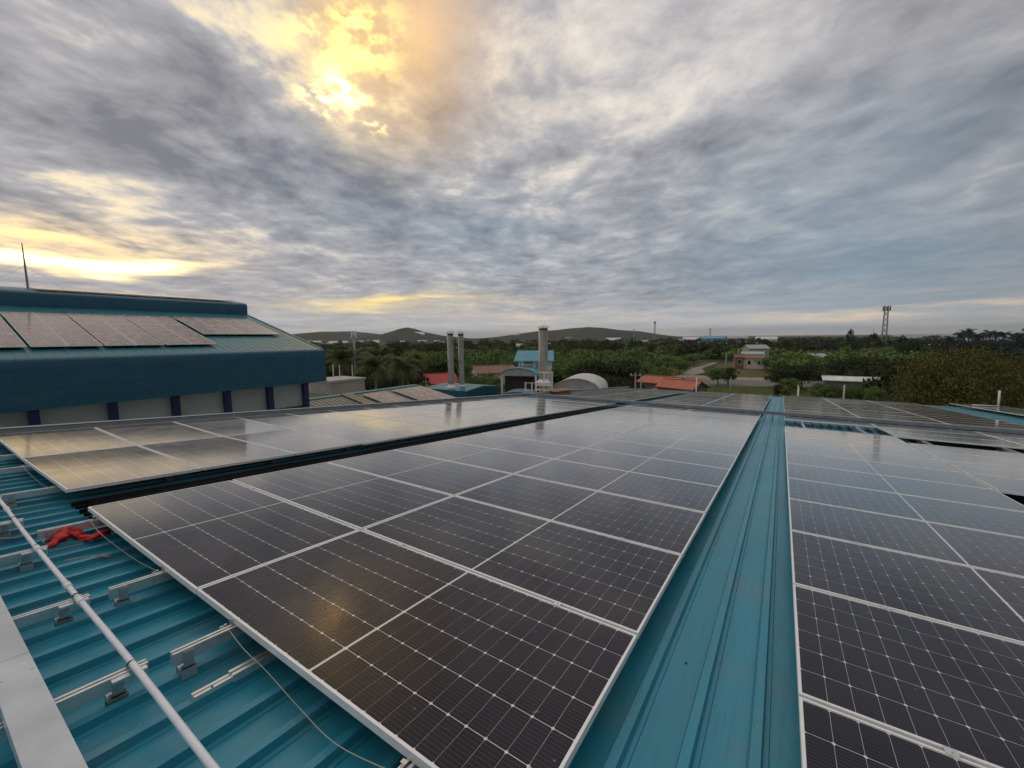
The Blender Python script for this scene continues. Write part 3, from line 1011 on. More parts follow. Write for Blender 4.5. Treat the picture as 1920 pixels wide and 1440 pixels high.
# mast on the hall
mbase = hp(42.5, 6.05, 3.6)
mast = empty('antenna_mast', mbase)
tag(mast, 'thin grey antenna mast standing on the hall ridge', 'mast')
top = at_dist(66, 458, math.hypot(mbase.x - CAM.x, mbase.y - CAM.y))
hgt = top.z - mbase.z
MB().tube([(0, 0, -0.3), (0, 0, hgt * 0.6), (-0.06, 0, hgt)], [0.06, 0.045, 0.02], 8).build('pole', GALV_DARK, mast)
for z in (0.55, 0.72, 0.95):
    MB().bar((-0.18, 0, hgt * z), (0.18, 0, hgt * z), 0.02, 0.02).build('cross_bar', GALV_DARK, mast)
MB().tube([(0, 0, hgt * 0.5), (1.1, 1.6, -0.2)], 0.006, 5).build('stay_wire', GALV_DARK, mast)
MB().tube([(0, 0, hgt * 0.5), (0.8, -1.8, -0.1)], 0.006, 5).build('stay_wire', GALV_DARK, mast)

# ---------------------------------------------------------------- lower roof between hall and array
low = empty('lower_building', hp(24, 10, 0) - Vector((0, 0, CAM.z - GROUND)))
tag(low, 'lower building with weathered grey teal roof between hall and main array', 'building')
VS = 0.186


def val_z(d):
    return -4.66 + VS * (d - 31)


hbuild(rib_slope(14.0, val_z(14.0), 31.0, val_z(31.0), HY0, 29.67, 0.42, 0.03, 0.028), 'roof_sheet', VALLEY, root=low)
mb = MB()
for (d0, d1, y0, y1, e) in ((30.75, 31.25, HY0, 29.72, 0.07), (14.0, 31.0, 29.5, 29.75, 0.06)):
    vs = [tuple(hp(d, y, val_z(min(d, 31.0)) + h)) for h in (-0.25, e) for d, y in ((d0, y0), (d1, y0), (d1, y1), (d0, y1))]
    mb.add(vs, [(0, 1, 2, 3), (4, 7, 6, 5), (0, 4, 5, 1), (1, 5, 6, 2), (2, 6, 7, 3), (3, 7, 4, 0)])
hbuild(mb, 'edge_flashing', TEAL_HALL, root=low)
a, b = hp(30.9, HY0, 0), hp(14.2, 29.4, 0)
mb = MB()
vs = [(x, y, GROUND) for x in (a.x, b.x) for y in (a.y, b.y)]
vs += [(a.x, a.y, hp(0, 0, val_z(30.9)).z - .05), (a.x, b.y, hp(0, 0, val_z(30.9)).z - .05), (b.x, a.y, hp(0, 0, val_z(14.2)).z - .05), (b.x, b.y, hp(0, 0, val_z(14.2)).z - .05)]
mb.add(vs, [(0, 1, 5, 4), (2, 6, 7, 3), (0, 4, 6, 2), (1, 3, 7, 5), (4, 5, 7, 6)])
hbuild(mb, 'wall', CREAM, root=low)
vang = math.atan(VS)
VROT = Matrix(((-math.cos(vang), 0, math.sin(vang)), (0, -1, 0), (math.sin(vang), 0, math.cos(vang)))).to_euler()
for bi, (y0, nn) in enumerate(((22.5, 2), (25.75, 3))):
    for ci in range(nn):
        for ri in range(2):
            d = 30.1 - (ri + 0.5) * 2.276 / HS * math.cos(vang)
            o = hp(d, y0 + (ci + 0.5) * PU / HS, val_z(d)) + Vector((math.sin(vang), 0, math.cos(vang))) * 0.10
            panel(o, VROT, 'solar panel on the lower grey teal roof, %s column, %s row from its ridge' % (ordinal(ci + 2 * bi), ordinal(ri)), 'panels on the lower roof', False, False, True)
OCHRE = simple('ochre_tray', (0.33, 0.29, 0.17), 0.7, 0.0, 0.2)
wk = empty('roof_walkway', hp(26, 21.2, val_z(26)))
tag(wk, 'ochre coloured walkway strip laid down the lower teal roof', 'walkway')
for dy in (-0.32, 0.0, 0.32):
    o = MB().bar(tuple(hp(31.0, 21.5 + dy, val_z(31.0) + 0.09)), tuple(hp(18, 21.5 + dy, val_z(18) + 0.09)), 0.24, 0.05).build('plank', OCHRE, wk)
    o.location = -Vector(wk.location)

# concrete store and pipe frame past the end of the hall
sc0 = at_dist(604, 728, 45)
st_ = empty('concrete_store', (sc0.x, sc0.y, GROUND))
tag(st_, 'plain pale concrete block building past the end of the hall', 'building')
ztop = at_dist(604, 713, 45).z - GROUND
MB().box(-2.6, 1.35, 0, 4.0, 0, ztop - 0.2).build('wall', simple('pale_concrete', (0.42, 0.40, 0.37), 0.85, 0, 0.15, 0.6), st_)
MB().box(-2.7, 1.45, -0.1, 4.1, ztop - 0.2, ztop).build('coping', simple('grey_coping', (0.46, 0.45, 0.43), 0.8, 0, 0.12, 1.0), st_)
MB().box(-2.7, 1.45, -0.1, 4.1, ztop - 1.4, ztop - 1.3).build('band', CONCRETE, st_)
pf = at_dist(650, 735, 47)
fr_ = empty('pipe_rack', (pf.x, pf.y, GROUND))
tag(fr_, 'pale steel pipe rack with upright posts beside the concrete store', 'pipe rack')
zt = at_dist(650, 714, 47).z - GROUND
zu = at_dist(650, 684, 47).z - GROUND
for q in range(5):
    x = -1.4 + 0.72 * q
    MB().tube([(x, 0.6 * x * 0.6, 0), (x, 0.6 * x * 0.6, zu if q in (0, 1, 3) else zt)], 0.055, 6).build('post', CREAM, fr_)
for z in (zt, zt - 0.55, zt - 1.5, zt - 2.2):
    MB().bar((-1.5, -0.54, z), (1.6, 0.58, z), 0.07, 0.09).build('beam', CREAM, fr_)
for q in range(4):
    x = -1.4 + 0.72 * q
    MB().bar((x, 0.36 * x, zt - 2.2), (x + 0.72, 0.36 * (x + 0.72), zt - 0.55), 0.04, 0.04).build('brace', CREAM, fr_)

# ---------------------------------------------------------------- land, road, sea, hills
def sheet(name, pts, z, m):
    return MB().add([(p[0], p[1], z) for p in pts], [tuple(range(len(pts)))]).build(name, m)


def pix_poly(pxs, z):
    return [at_z(px, py, z) for px, py in pxs]


def ground_mat():
    m, nt, b = mat('land')
    co = nt.node('ShaderNodeTexCoord').outputs['Object']
    n1 = nt.noise(co, 0.012, 6, 0.6)
    n2 = nt.noise(co, 0.25, 5, 0.65)
    c = nt.mix(nt.smooth(n1, 0.4, 0.62), (0.040, 0.055, 0.020), (0.075, 0.085, 0.035))
    c = nt.mix(nt.math('MULTIPLY', nt.smooth(n2, 0.5, 0.75), 0.6), c, (0.15, 0.12, 0.075))
    nt.l.new(c, b.inputs['Base Color'])
    b.inputs['Roughness'].default_value = 0.95
    b.inputs['Specular IOR Level'].default_value = 0.1
    return m


def grass_mat(name, a, bcol, sc=0.4):
    m, nt, b = mat(name)
    co = nt.node('ShaderNodeTexCoord').outputs['Object']
    n1 = nt.noise(co, sc, 6, 0.7)
    n2 = nt.noise(co, sc * 9, 3, 0.6)
    c = nt.mix(nt.smooth(nt.math('MULTIPLY_ADD', n2, 0.4, nt.math('MULTIPLY', n1, 0.6)), 0.38, 0.62), a, bcol)
    nt.l.new(c, b.inputs['Base Color'])
    b.inputs['Roughness'].default_value = 0.95
    b.inputs['Specular IOR Level'].default_value = 0.1
    return m


LAND = ground_mat()
ring = [(16000 * math.cos(t), 16000 * math.sin(t)) for t in [2 * math.pi * k / 64 for k in range(64)]]
struct(sheet('ground', ring, GROUND, LAND))
sea_m, nt, b = mat('sea_water')
b.inputs['Base Color'].default_value = (0.045, 0.10, 0.125, 1)
b.inputs['Roughness'].default_value = 0.28
bn = nt.node('ShaderNodeBump')
bn.inputs['Strength'].default_value = 0.35
bn.inputs['Distance'].default_value = 0.6
nt.l.new(nt.noise(nt.node('ShaderNodeTexCoord').outputs['Object'], 0.08, 4, 0.6), bn.inputs['Height'])
nt.l.new(bn.outputs[0], b.inputs['Normal'])


def az_pt(px, dist):
    d = ray(px, 640)
    h = math.hypot(d.x, d.y)
    return Vector((CAM.x + d.x / h * dist, CAM.y + d.y / h * dist, GROUND))


def rot_pt(p, deg):
    a = math.radians(deg)
    v = p - CAM
    return Vector((CAM.x + v.x * math.cos(a) - v.y * math.sin(a), CAM.y + v.x * math.sin(a) + v.y * math.cos(a), 0))


e0 = az_pt(1900, 560)
coast = [az_pt(1668, 15500), az_pt(1672, 4000), az_pt(1680, 1500), az_pt(1700, 800), az_pt(1760, 640), az_pt(1830, 590), e0]
coast += [rot_pt(e0, -k) for k in (10, 25, 45, 70)] + [rot_pt(az_pt(1900, 15500), -k) for k in (70, 45, 25, 10)] + [az_pt(1900, 15500), az_pt(1780, 15500)]
struct(sheet('sea', coast, GROUND + 0.05, sea_m))

ROADM = simple('asphalt_road', (0.17, 0.165, 0.155), 0.85, 0, 0.12, 0.4)
PATHM = simple('gravel_path', (0.30, 0.27, 0.21), 0.95, 0, 0.2, 0.6)
DIRT = simple('pinkish_soil', (0.36, 0.24, 0.18), 0.95, 0, 0.35, 0.5)
LAWN = grass_mat('lawn', (0.055, 0.085, 0.018), (0.105, 0.115, 0.032))
FIELD = grass_mat('field_grass', (0.095, 0.100, 0.035), (0.15, 0.135, 0.055), 0.2)
z = GROUND
struct(sheet('field', pix_poly([(1330, 700), (1345, 683), (1372, 678), (1450, 680), (1470, 694), (1450, 706), (1360, 708)], z + 0.02), z + 0.02, FIELD))
struct(sheet('field', pix_poly([(1240, 704), (1262, 694), (1322, 679), (1330, 680), (1290, 694), (1262, 706)], z + 0.021), z + 0.021, FIELD))
struct(sheet('field', pix_poly([(1450, 663), (1560, 662), (1575, 672), (1450, 672)], z + 0.022), z + 0.022, FIELD))
struct(sheet('lawn', pix_poly([(1240, 722), (1330, 723), (1480, 724), (1660, 726), (1720, 760), (1420, 765), (1240, 755)], z + 0.024), z + 0.024, LAWN))
struct(sheet('road', pix_poly([(1120, 704), (1290, 710), (1380, 712), (1480, 713), (1640, 716), (1720, 722), (1720, 731), (1640, 727), (1480, 725), (1380, 724), (1290, 722), (1120, 718)], z + 0.03), z + 0.03, ROADM))
struct(sheet('path', pix_poly([(1245, 711), (1272, 704), (1300, 690), (1338, 679), (1346, 680), (1316, 691), (1322, 698), (1290, 706), (1275, 712)], z + 0.034), z + 0.034, PATHM))
struct(sheet('verge', pix_poly([(1282, 708.5), (1300, 703.5), (1335, 705), (1340, 711.5)], z + 0.038), z + 0.038, DIRT))
struct(sheet('verge', pix_poly([(1378, 712), (1382, 707), (1450, 708), (1455, 714)], z + 0.038), z + 0.038, DIRT))

HILLM, nt, b = mat('wooded_hill')
co = nt.node('ShaderNodeTexCoord').outputs['Object']
n1 = nt.noise(co, 0.006, 6, 0.65)
n2 = nt.noise(co, 0.05, 4, 0.7)
nt.l.new(nt.mix(nt.smooth(nt.math('MULTIPLY_ADD', n2, 0.5, nt.math('MULTIPLY', n1, 0.5)), 0.38, 0.62), (0.040, 0.048, 0.036), (0.085, 0.088, 0.060)), b.inputs['Base Color'])
b.inputs['Roughness'].default_value = 1.0
b.inputs['Specular IOR Level'].default_value = 0.0
bn = nt.node('ShaderNodeBump')
bn.inputs['Strength'].default_value = 1.0
bn.inputs['Distance'].default_value = 14.0
nt.l.new(n2, bn.inputs['Height'])
nt.l.new(bn.outputs[0], b.inputs['Normal'])


def hill(skyline, dist, depth, seed):
    """ridge whose crest is seen along a skyline, with real fore and back slopes"""
    xs = [p[0] for p in skyline]
    ys = [p[1] for p in skyline]
    cols = np.linspace(xs[0], xs[-1], 120)
    crest = np.interp(cols, xs, ys)
    NR = 22
    mb = MB()
    for ci, (cx, cy) in enumerate(zip(cols, crest)):
        R = dist * (1 + 0.06 * mnoise.noise(Vector((cx * 0.01, seed, 0))))
        top = at_dist(cx, cy, R).z - GROUND
        fade = min(1.0, (cx - xs[0]) / 40.0, (xs[-1] - cx) / 40.0)
        top = max(top, 2.0)
        for r in range(NR):
            t = -1 + 2 * r / (NR - 1)
            rr = R + t * depth
            prof = (1 - t * t) ** 1.3
            h = top * prof + (mnoise.noise(Vector((cx * 0.05, rr * 0.004, seed))) * 0.10 + mnoise.noise(Vector((cx * 0.25, rr * 0.02, seed))) * 0.05) * top * (prof * (1 - prof) * 3 + 0.15)
            q = az_pt(cx, rr)
            mb.v.append((q.x, q.y, GROUND + max(h, 0) * max(fade, 0.02) ** 0.4 - 1.0))
    for ci in range(119):
        for r in range(NR - 1):
            a = ci * NR + r
            mb.f.append((a, a + NR, a + NR + 1, a + 1))
    return struct(mb.build('hill', HILLM, None, True))


hill([(430, 634), (500, 629), (555, 626), (600, 622), (660, 621), (690, 624), (720, 627), (800, 634), (860, 637)], 3600, 900, 1.0)
hill([(640, 637), (680, 633), (715, 627), (735, 621), (750, 616), (765, 613.5), (778, 616), (800, 623), (830, 629), (880, 634), (920, 636)], 2700, 620, 5.0)
hill([(830, 636), (900, 634), (930, 631.5), (960, 627.5), (985, 624), (1010, 620.5), (1040, 619), (1065, 616), (1100, 613), (1130, 614.5), (1160, 618.5), (1200, 621), (1225, 625), (1255, 629), (1300, 632)], 3000, 800, 9.0)

# ---------------------------------------------------------------- houses and other buildings
GLASS_DARK = simple('dark_window', (0.02, 0.022, 0.025), 0.15, 0, 0.2)


def roofm(name, c, rough=0.6):
    return simple(name, c, rough, 0.0, 0.22, 0.9)


ORANGE = roofm('orange_roof', (0.46, 0.13, 0.075))
REDR = roofm('red_roof', (0.50, 0.06, 0.045))
GREENR = roofm('pale_green_roof', (0.42, 0.56, 0.50))
WHITER = roofm('white_roof', (0.74, 0.74, 0.72))
BLUER = roofm('light_blue_roof', (0.14, 0.36, 0.50))
GREYR = roofm('grey_roof', (0.42, 0.41, 0.40))
BROWNR = roofm('brown_roof', (0.24, 0.13, 0.09))
PINKW = simple('pinkish_wall', (0.74, 0.63, 0.55), 0.85, 0, 0.15, 0.6)


def house(name, label, px, py_base, dist, w, dep, hw, hr, rm, wm, yaw=None, cat='house', wins=2, group=None, over=0.35):
    """gabled house: ridge along its width; yaw 0 = long side square to the line of sight"""
    p = at_dist(px, py_base, dist)
    v = (p - CAM)
    yaw = math.atan2(v.y, v.x) - math.pi / 2 + (yaw or 0.0)
    h = empty(name, (p.x, p.y, GROUND), (0, 0, yaw))
    tag(h, label, cat, group)
    mb = MB().box(-w / 2, w / 2, -dep / 2, dep / 2, 0, hw)
    mb.add([(-w / 2, -dep / 2, hw), (-w / 2, dep / 2, hw), (-w / 2, 0, hw + hr), (w / 2, -dep / 2, hw), (w / 2, dep / 2, hw), (w / 2, 0, hw + hr)], [(0, 2, 1), (3, 4, 5)])
    mb.build('wall', wm, h)
    rb_ = MB()
    t = 0.14
    sl = hr / (dep / 2)
    for s in (-1, 1):
        y0, y1 = s * (dep / 2 + over), 0.0
        z0, z1 = hw - sl * over, hw + hr
        X = w / 2 + over
        vs = [(-X, y0, z0), (X, y0, z0), (X, y1, z1), (-X, y1, z1)]
        vs += [(x, y, zz + t) for x, y, zz in vs]
        rb_.add(vs, [(0, 1, 2, 3), (4, 5, 6, 7), (0, 4, 5, 1), (1, 5, 6, 2), (3, 2, 6, 7), (0, 3, 7, 4)])
    rf_ = rb_.build('roof', rm, h)
    MB().box(-w / 2 - over, w / 2 + over, -0.15, 0.15, hw + hr + 0.06, hw + hr + 0.2).build('ridge_cap', rm, rf_)
    for k in range(wins):
        x = (k + 0.5) / wins * w - w / 2
        f = MB().box(x - 0.55, x + 0.55, -dep / 2 - 0.05, -dep / 2 + 0.02, hw * 0.38, hw * 0.80).build('window', WHITE, h)
        MB().box(x - 0.46, x + 0.46, -dep / 2 - 0.07, -dep / 2 - 0.052, hw * 0.41, hw * 0.77).build('pane', GLASS_DARK, f)
    return h


def hz(px, py, dist):
    """height above ground of what is seen at a pixel at that distance"""
    return at_dist(px, py, dist).z - GROUND


# orange roofed sheds beyond the far edge of the array
for lab, px, top, bot, dist, w, yw in (('long low shed with bright orange roof beyond the far roof edge, left half', 1243, 707, 716, 72, 6.2, -0.55),
                                       ('low shed with orange red roof beyond the far roof edge, right half', 1280, 714, 725, 66, 5.4, -0.55)):
    ht, hb = hz(px, top, dist), hz(px, bot, dist)
    house('orange_shed', lab, px, 700, dist, w, 4.0, hb, max(ht - hb, 0.5), ORANGE, simple('shed_wall', (0.20, 0.18, 0.15), 0.9), yw, 'shed', 1, 'orange roofed sheds')
house('red_house', 'house with bright red roof left of the twin chimneys', 824, 715, 92, 6.4, 6.0, hz(824, 716, 92), hz(824, 701, 92) - hz(824, 716, 92), REDR, WHITE, 0.3)
house('red_house', 'small red roof among trees above the brighter red roof', 818, 690, 120, 4.0, 4.0, hz(818, 687, 120), hz(818, 677, 120) - hz(818, 687, 120), REDR, PINKW, -0.2)
house('cream_house', 'pinkish white bungalow with brown roof beyond the field', 1403, 678, 175, 9.0, 6.0, hz(1403, 671, 175), 1.2, BROWNR, PINKW, 0.1, wins=3)
house('green_roof_house', 'house with pale green roof behind the pinkish bungalow', 1411, 668, 190, 7.4, 5.0, hz(1411, 666.5, 190), hz(1411, 659.5, 190) - hz(1411, 666.5, 190), GREENR, GREYR, 0.0, wins=2)
house('brown_hut', 'small brown hut left of the pinkish bungalow', 1385, 678, 172, 2.6, 2.6, hz(1385, 669, 172), 1.0, BROWNR, simple('brick_wall', (0.25, 0.15, 0.10), 0.9), 0.2, wins=1)
house('white_shed', 'long shed with white roof before the dark trees at right', 1594, 716, 96, 7.6, 4.6, hz(1594, 712.5, 96), hz(1594, 707.5, 96) - hz(1594, 712.5, 96), WHITER, simple('dull_green_wall', (0.20, 0.20, 0.16), 0.9), 0.1, 'shed', 0)
house('grey_house', 'grey house with ridge vents in the trees above the pale green roof', 1416, 660, 230, 9.0, 7.0, hz(1416, 653, 230), 1.6, GREYR, GREYR, 0.5, wins=2)
house('brown_bungalow', 'brown tiled roof half hidden behind trees left of the blue tower', 925, 690, 84, 8.0, 6.0, hz(925, 697, 84), hz(925, 686, 84) - hz(925, 697, 84), BROWNR, CREAM, 0.25, wins=1)
house('white_villa', 'pale two storey villa among trees right of the big dark trees', 1530, 684, 150, 3.4, 3.4, hz(1530, 669, 150), 0.9, GREYR, CREAM, 0.3, wins=1)
far_b = [  # label, px, py roof top, dist, width, roof, wall
    ('long low white roofed works, left one in the far tree line', 1477, 646.5, 420, 28, WHITER, WHITE), ('white roofed works, middle one in the far tree line', 1521, 646.5, 430, 12, WHITER, WHITE),
    ('white roofed works, right one in the far tree line', 1556, 646, 430, 14, WHITER, WHITE), ('far blue roofed factory with white gable, left one', 1296, 632, 620, 20, WHITER, simple('far_blue_wall', (0.10, 0.15, 0.32), 0.8)),
    ('far light blue sided factory in the middle distance', 1338, 630, 640, 30, BLUER, BLUER), ('far lilac grey factory right of the light blue one', 1375, 630, 660, 34, GREYR, simple('lilac_wall', (0.26, 0.26, 0.36), 0.8)),
    ('far pale shed with slanting roof before the blue factories', 1368, 642, 480, 22, GREYR, CREAM), ('far white roofed shed left of the blue factories', 1253, 640, 560, 22, WHITER, WHITE),
    ('far white gabled block at the right of the factories', 1436, 631, 700, 26, WHITER, WHITE), ('far white beach house before the sea', 1763, 646.5, 330, 13, WHITER, BROWNR),
    ('far long white roof under the left hill', 595, 639.5, 1500, 60, WHITER, WHITE), ('far white houses under the left hill, second', 634, 641.5, 1300, 50, WHITER, WHITE),
    ('far white block beside the monopole', 700, 637.5, 1500, 40, WHITER, WHITE), ('far low white roof beside the monopole', 680, 640, 1400, 28, WHITER, WHITE),
    ('far white roof under the pointed hill, left', 752, 642, 1200, 20, WHITER, WHITE), ('far white roof under the pointed hill, middle', 792, 641.5, 1300, 28, WHITER, WHITE),
    ('far white roof under the pointed hill, right', 819, 641.5, 1250, 18, WHITER, WHITE), ('white temple hall on the pointed hill flank', 784, 622.5, 2350, 70, WHITER, WHITE),
    ('small white roof in trees left of the round chimney', 976, 644.5, 420, 8, WHITER, WHITE), ('white hall on the slope left of the round chimney', 976, 627, 2600, 80, WHITER, WHITE),
    ('pale roofs on the slope right of the round chimney', 1070, 634, 2400, 60, GREYR, WHITE), ('pale roof low right of the round chimney', 1037, 647, 600, 16, CREAM, CREAM),
    ('small white roof in trees right of the twin chimneys', 852, 651, 300, 7, WHITER, WHITE),
    ('far small pale house with grey roof left of the far factories', 1275, 636, 600, 10, GREYR, WHITE), ('far little white house under the far factories, left', 1318, 641, 430, 9, WHITER, WHITE),
    ('far little white house under the far factories, right', 1392, 640, 440, 9, GREYR, WHITE), ('far pale roof over the trees above the pinkish bungalow', 1428, 643, 400, 12, WHITER, CREAM),
    ('far cream house in the trees left of the lattice tower', 1612, 648, 300, 8, WHITER, CREAM), ('far white wall in the trees right of the white roofed works', 1582, 645, 420, 8, WHITER, WHITE),
    ('tiny white hut in the wood above the white shed', 1609, 666, 190, 2.2, WHITER, WHITE), ('far grey roof in the middle of the wood', 1205, 637, 700, 16, GREYR, WHITE),
    ('far pale roof left of the twin chimneys under the hill', 838, 641, 900, 16, WHITER, WHITE), ('far white row of houses under the long hill', 1150, 634, 1500, 50, WHITER, WHITE)]
for lab, px, pt, dist, w, rm, wm in far_b:
    ht = hz(px, pt, dist)
    hr = max(0.8, 0.0048 * dist)
    h = house('far_building', lab, px, 640, dist, w, w * 0.45, max(ht - hr, 1.0), hr, rm, wm, rng.uniform(-0.3, 0.3), 'building', 0, 'far pale buildings', 0.5)

# teal boiler house with the twin chimneys
TEALB = teal_sheet('teal_wall', (0.010, 0.12, 0.19), 0.4)
c0 = at_dist(873, 735, 52)
bh = empty('boiler_house', (c0.x, c0.y, GROUND))
tag(bh, 'low teal building with flat roof under the twin chimneys', 'building')
zt = hz(873, 733, 52)
LX, LY = 6.6, 6.4
MB().box(-LX, 0, 0, LY, 0, zt - 0.9).build('wall', CREAM, bh)
MB().box(-LX - 0.3, 0.3, -0.3, LY + 0.3, zt - 1.5, zt).build('fascia', TEALB, bh)
mb = MB().add([(-LX - 0.3, -0.3, zt + 0.003), (0.3, -0.3, zt + 0.003), (0.3, LY + 0.3, zt + 0.003), (-LX - 0.3, LY + 0.3, zt + 0.003), (-LX - 0.3, LY / 2, zt + 0.35), (0.3, LY / 2, zt + 0.35)],
              [(0, 1, 5, 4), (4, 5, 2, 3), (0, 4, 3), (1, 2, 5)])
mb.build('roof_sheet', TEAL_HALL, bh)
CHIM = simple('chimney_steel', (0.46, 0.45, 0.43), 0.42, 0.4, 0.25, 1.2)


def chimney(label, px, py_top, py_base, dist, rad):
    p = at_dist(px, py_base, dist)
    H = at_dist(px, py_top, dist).z - p.z
    c = empty('chimney', p)
    tag(c, label, 'chimney', 'sheet metal chimneys')
    o = MB().lathe((0, 0, 0), [(rad, -1.5), (rad, H * 0.90)], 20).build('stack', CHIM, c)
    smooth_by_angle(o, 40)
    for k in range(1, 7):
        b_ = MB().lathe((0, 0, H * 0.90 * k / 7), [(rad + 0.004, 0), (rad + 0.018, 0.02), (rad + 0.018, 0.07), (rad + 0.004, 0.09)], 20).build('seam_band', CHIM, c)
    MB().lathe((0, 0, H * 0.90 + 0.001), [(rad * 0.93, 0), (rad * 0.93, 0.25)], 16).build('collar', BLACK, c)
    for q in range(4):
        a = q * math.pi / 2 + 0.5
        x, y = rad * 0.95 * math.cos(a), rad * 0.95 * math.sin(a)
        MB().tube([(x, y, H * 0.90 + 0.002), (x, y, H * 0.955)], 0.03, 5).build('strut', GALV_DARK, c)
    MB().lathe((0, 0, H * 0.95), [(rad * 1.45, 0), (rad * 1.40, 0.06), (rad * 0.25, H * 0.045), (0.04, H * 0.052)], 20).build('rain_cap', WHITE, c, True)
    MB().lathe((0, 0, -0.05), [(rad * 1.75, 0), (rad * 1.7, 0.10), (rad * 1.1, 0.38), (rad * 1.02, 0.5)], 20).build('flashing', WHITE, c, True)
    return c


chimney('left one of the twin grey metal chimneys', 846.5, 618, 727, 55.0, 0.40)
chimney('right one of the twin grey metal chimneys', 866, 618.5, 727, 55.5, 0.36)
chimney('thick single grey chimney before the blue tower house', 1018.5, 608, 718, 50, 0.54)

# blue roofed tower house
tp = at_dist(1004, 720, 60)
th = empty('tower_house', (tp.x, tp.y, GROUND), (0, 0, math.radians(24)))
tag(th, 'narrow white tower house with light blue gable roof behind the thick chimney', 'house')
u = 60.0 / FPX * 1.06


def zz(py):
    return hz(1004, py, 60)


wx = 2.1
for x in (-wx, 0.0, wx):
    for y in (-1.6, 1.6):
        MB().box(x - 0.16, x + 0.16, y - 0.16, y + 0.16, 0, zz(677)).build('post', WHITE, th)
MB().box(-wx - 0.2, wx + 0.2, -1.9, 1.9, zz(692), zz(689)).build('floor_slab', WHITE, th)
MB().box(-wx, wx, -1.45, 1.45, 0, zz(692) - 0.002).build('wall', CREAM, th)
MB().box(-wx - 0.1, wx + 0.1, 1.35, 1.45, zz(689) + .002, zz(683)).build('parapet', WHITE, th)
rb_ = MB()
e, r_ = zz(676.5), zz(659)
for s in (-1, 1):
    vs = [(-wx - 0.7, s * 2.4, e), (wx + 0.7, s * 2.4, e), (wx + 0.5, 0, r_), (-wx - 0.5, 0, r_)]
    vs += [(x, y, q + 0.14) for x, y, q in vs]
    rb_.add(vs, [(0, 1, 2, 3), (4, 5, 6, 7), (0, 4, 5, 1), (1, 5, 6, 2), (3, 2, 6, 7), (0, 3, 7, 4)])
rb_.build('roof', BLUER, th)
for k in range(3):
    for j in range(2):
        x = -1.3 + k * 1.3
        q0 = zz(724 - j * 11)
        f = MB().box(x - 0.38, x + 0.38, -1.53, -1.46, q0, q0 + 0.72).build('window', WHITE, th)
        MB().box(x - 0.28, x + 0.28, -1.56, -1.535, q0 + 0.08, q0 + 0.64).build('pane', GLASS_DARK, f)


def vault(name, label, px, dist, w, ln, py_spring, py_top, m, yaw=0.0, open_=False, cat='roof'):
    p = at_dist(px, py_spring, dist)
    o = empty(name, (p.x, p.y, GROUND), (0, 0, yaw))
    tag(o, label, cat)
    zs, zt_ = hz(px, py_spring, dist), hz(px, py_top, dist)
    N = 18
    arc = [(-w / 2 * math.cos(math.pi * k / N), zs + (zt_ - zs) * math.sin(math.pi * k / N)) for k in range(N + 1)]
    out = arc + [(x * 0.985, q - 0.08) for x, q in reversed(arc)]
    v = MB().extrude_y(out, 0, ln).build('vault', m, o)
    smooth_by_angle(v, 35)
    mb = MB()
    for s in (-1, 1):
        for y in (0.15, ln - 0.15):
            mb = MB().box(s * (w / 2 - 0.18) - 0.12, s * (w / 2 - 0.18) + 0.12, y - 0.12, y + 0.12, 0, zs + 0.05)
            mb.build('post', WHITE, o)
    if not open_:
        MB().add([(x * 0.98, 0.12, q - 0.09) for x, q in arc], [tuple(range(N + 1))]).build('end_wall', GREYR, o)
    return o


vault('blue_porch', 'light blue barrel roofed porch left of the tower house', 972, 56, 5.2, 3.4, 704, 690, BLUER, math.radians(14), False, 'porch')
pr = bpy.data.objects['blue_porch']
MB().box(-2.3, 2.3, 0.9, 3.2, 0, hz(972, 704, 56) - 0.02).build('shade_box', simple('porch_shade_paint', (0.05, 0.045, 0.045), 0.9), pr)  # added box, its dark colour stands in for shade under the porch
vault('grey_vault', 'pale grey barrel vault roof right of the tower house', 1080, 47, 5.6, 7.0, 737, 709.5, roofm('pale_grey_vault', (0.60, 0.59, 0.57)), math.radians(14), False, 'roof')
vault('small_blue_vault', 'small dark blue arched roof before the porch', 968, 44, 3.6, 3.0, 746, 735, TEALB, math.radians(20), False, 'roof')

# white pipe scaffold by the chimney
sp = at_dist(1003, 742, 42)
sf = empty('pipe_scaffold', (sp.x, sp.y, GROUND), (0, 0, math.radians(25)))
tag(sf, 'thin white pipe scaffold before the thick chimney', 'scaffold')
z0s, z1s, z2s = hz(1003, 745, 42), hz(1003, 718, 42), hz(1003, 699, 42)
for x in (-1.0, -0.35, 0.9, 1.75):
    for y in (0.0, 0.8):
        MB().tube([(x, y, 0), (x, y, z1s if x < 0 else z2s)], 0.035, 6).build('upright', WHITE, sf)
for q in (z1s, (z0s + z1s) / 2):
    MB().tube([(-1.1, 0, q), (1.85, 0, q)], 0.03, 6).build('ledger', WHITE, sf)
MB().tube([(0.3, 0, z2s), (1.85, 0, z2s)], 0.03, 6).build('ledger', WHITE, sf)
MB().tube([(0.3, 0.8, z2s), (1.85, 0.8, z2s)], 0.03, 6).build('ledger', WHITE, sf)
for k in range(3):
    q = z0s + (z1s - z0s) * (0.2 + 0.3 * k)
    MB().box(0.0, 1.7, 0.05, 0.7, q, q + 0.05).build('deck_board', CREAM, sf)

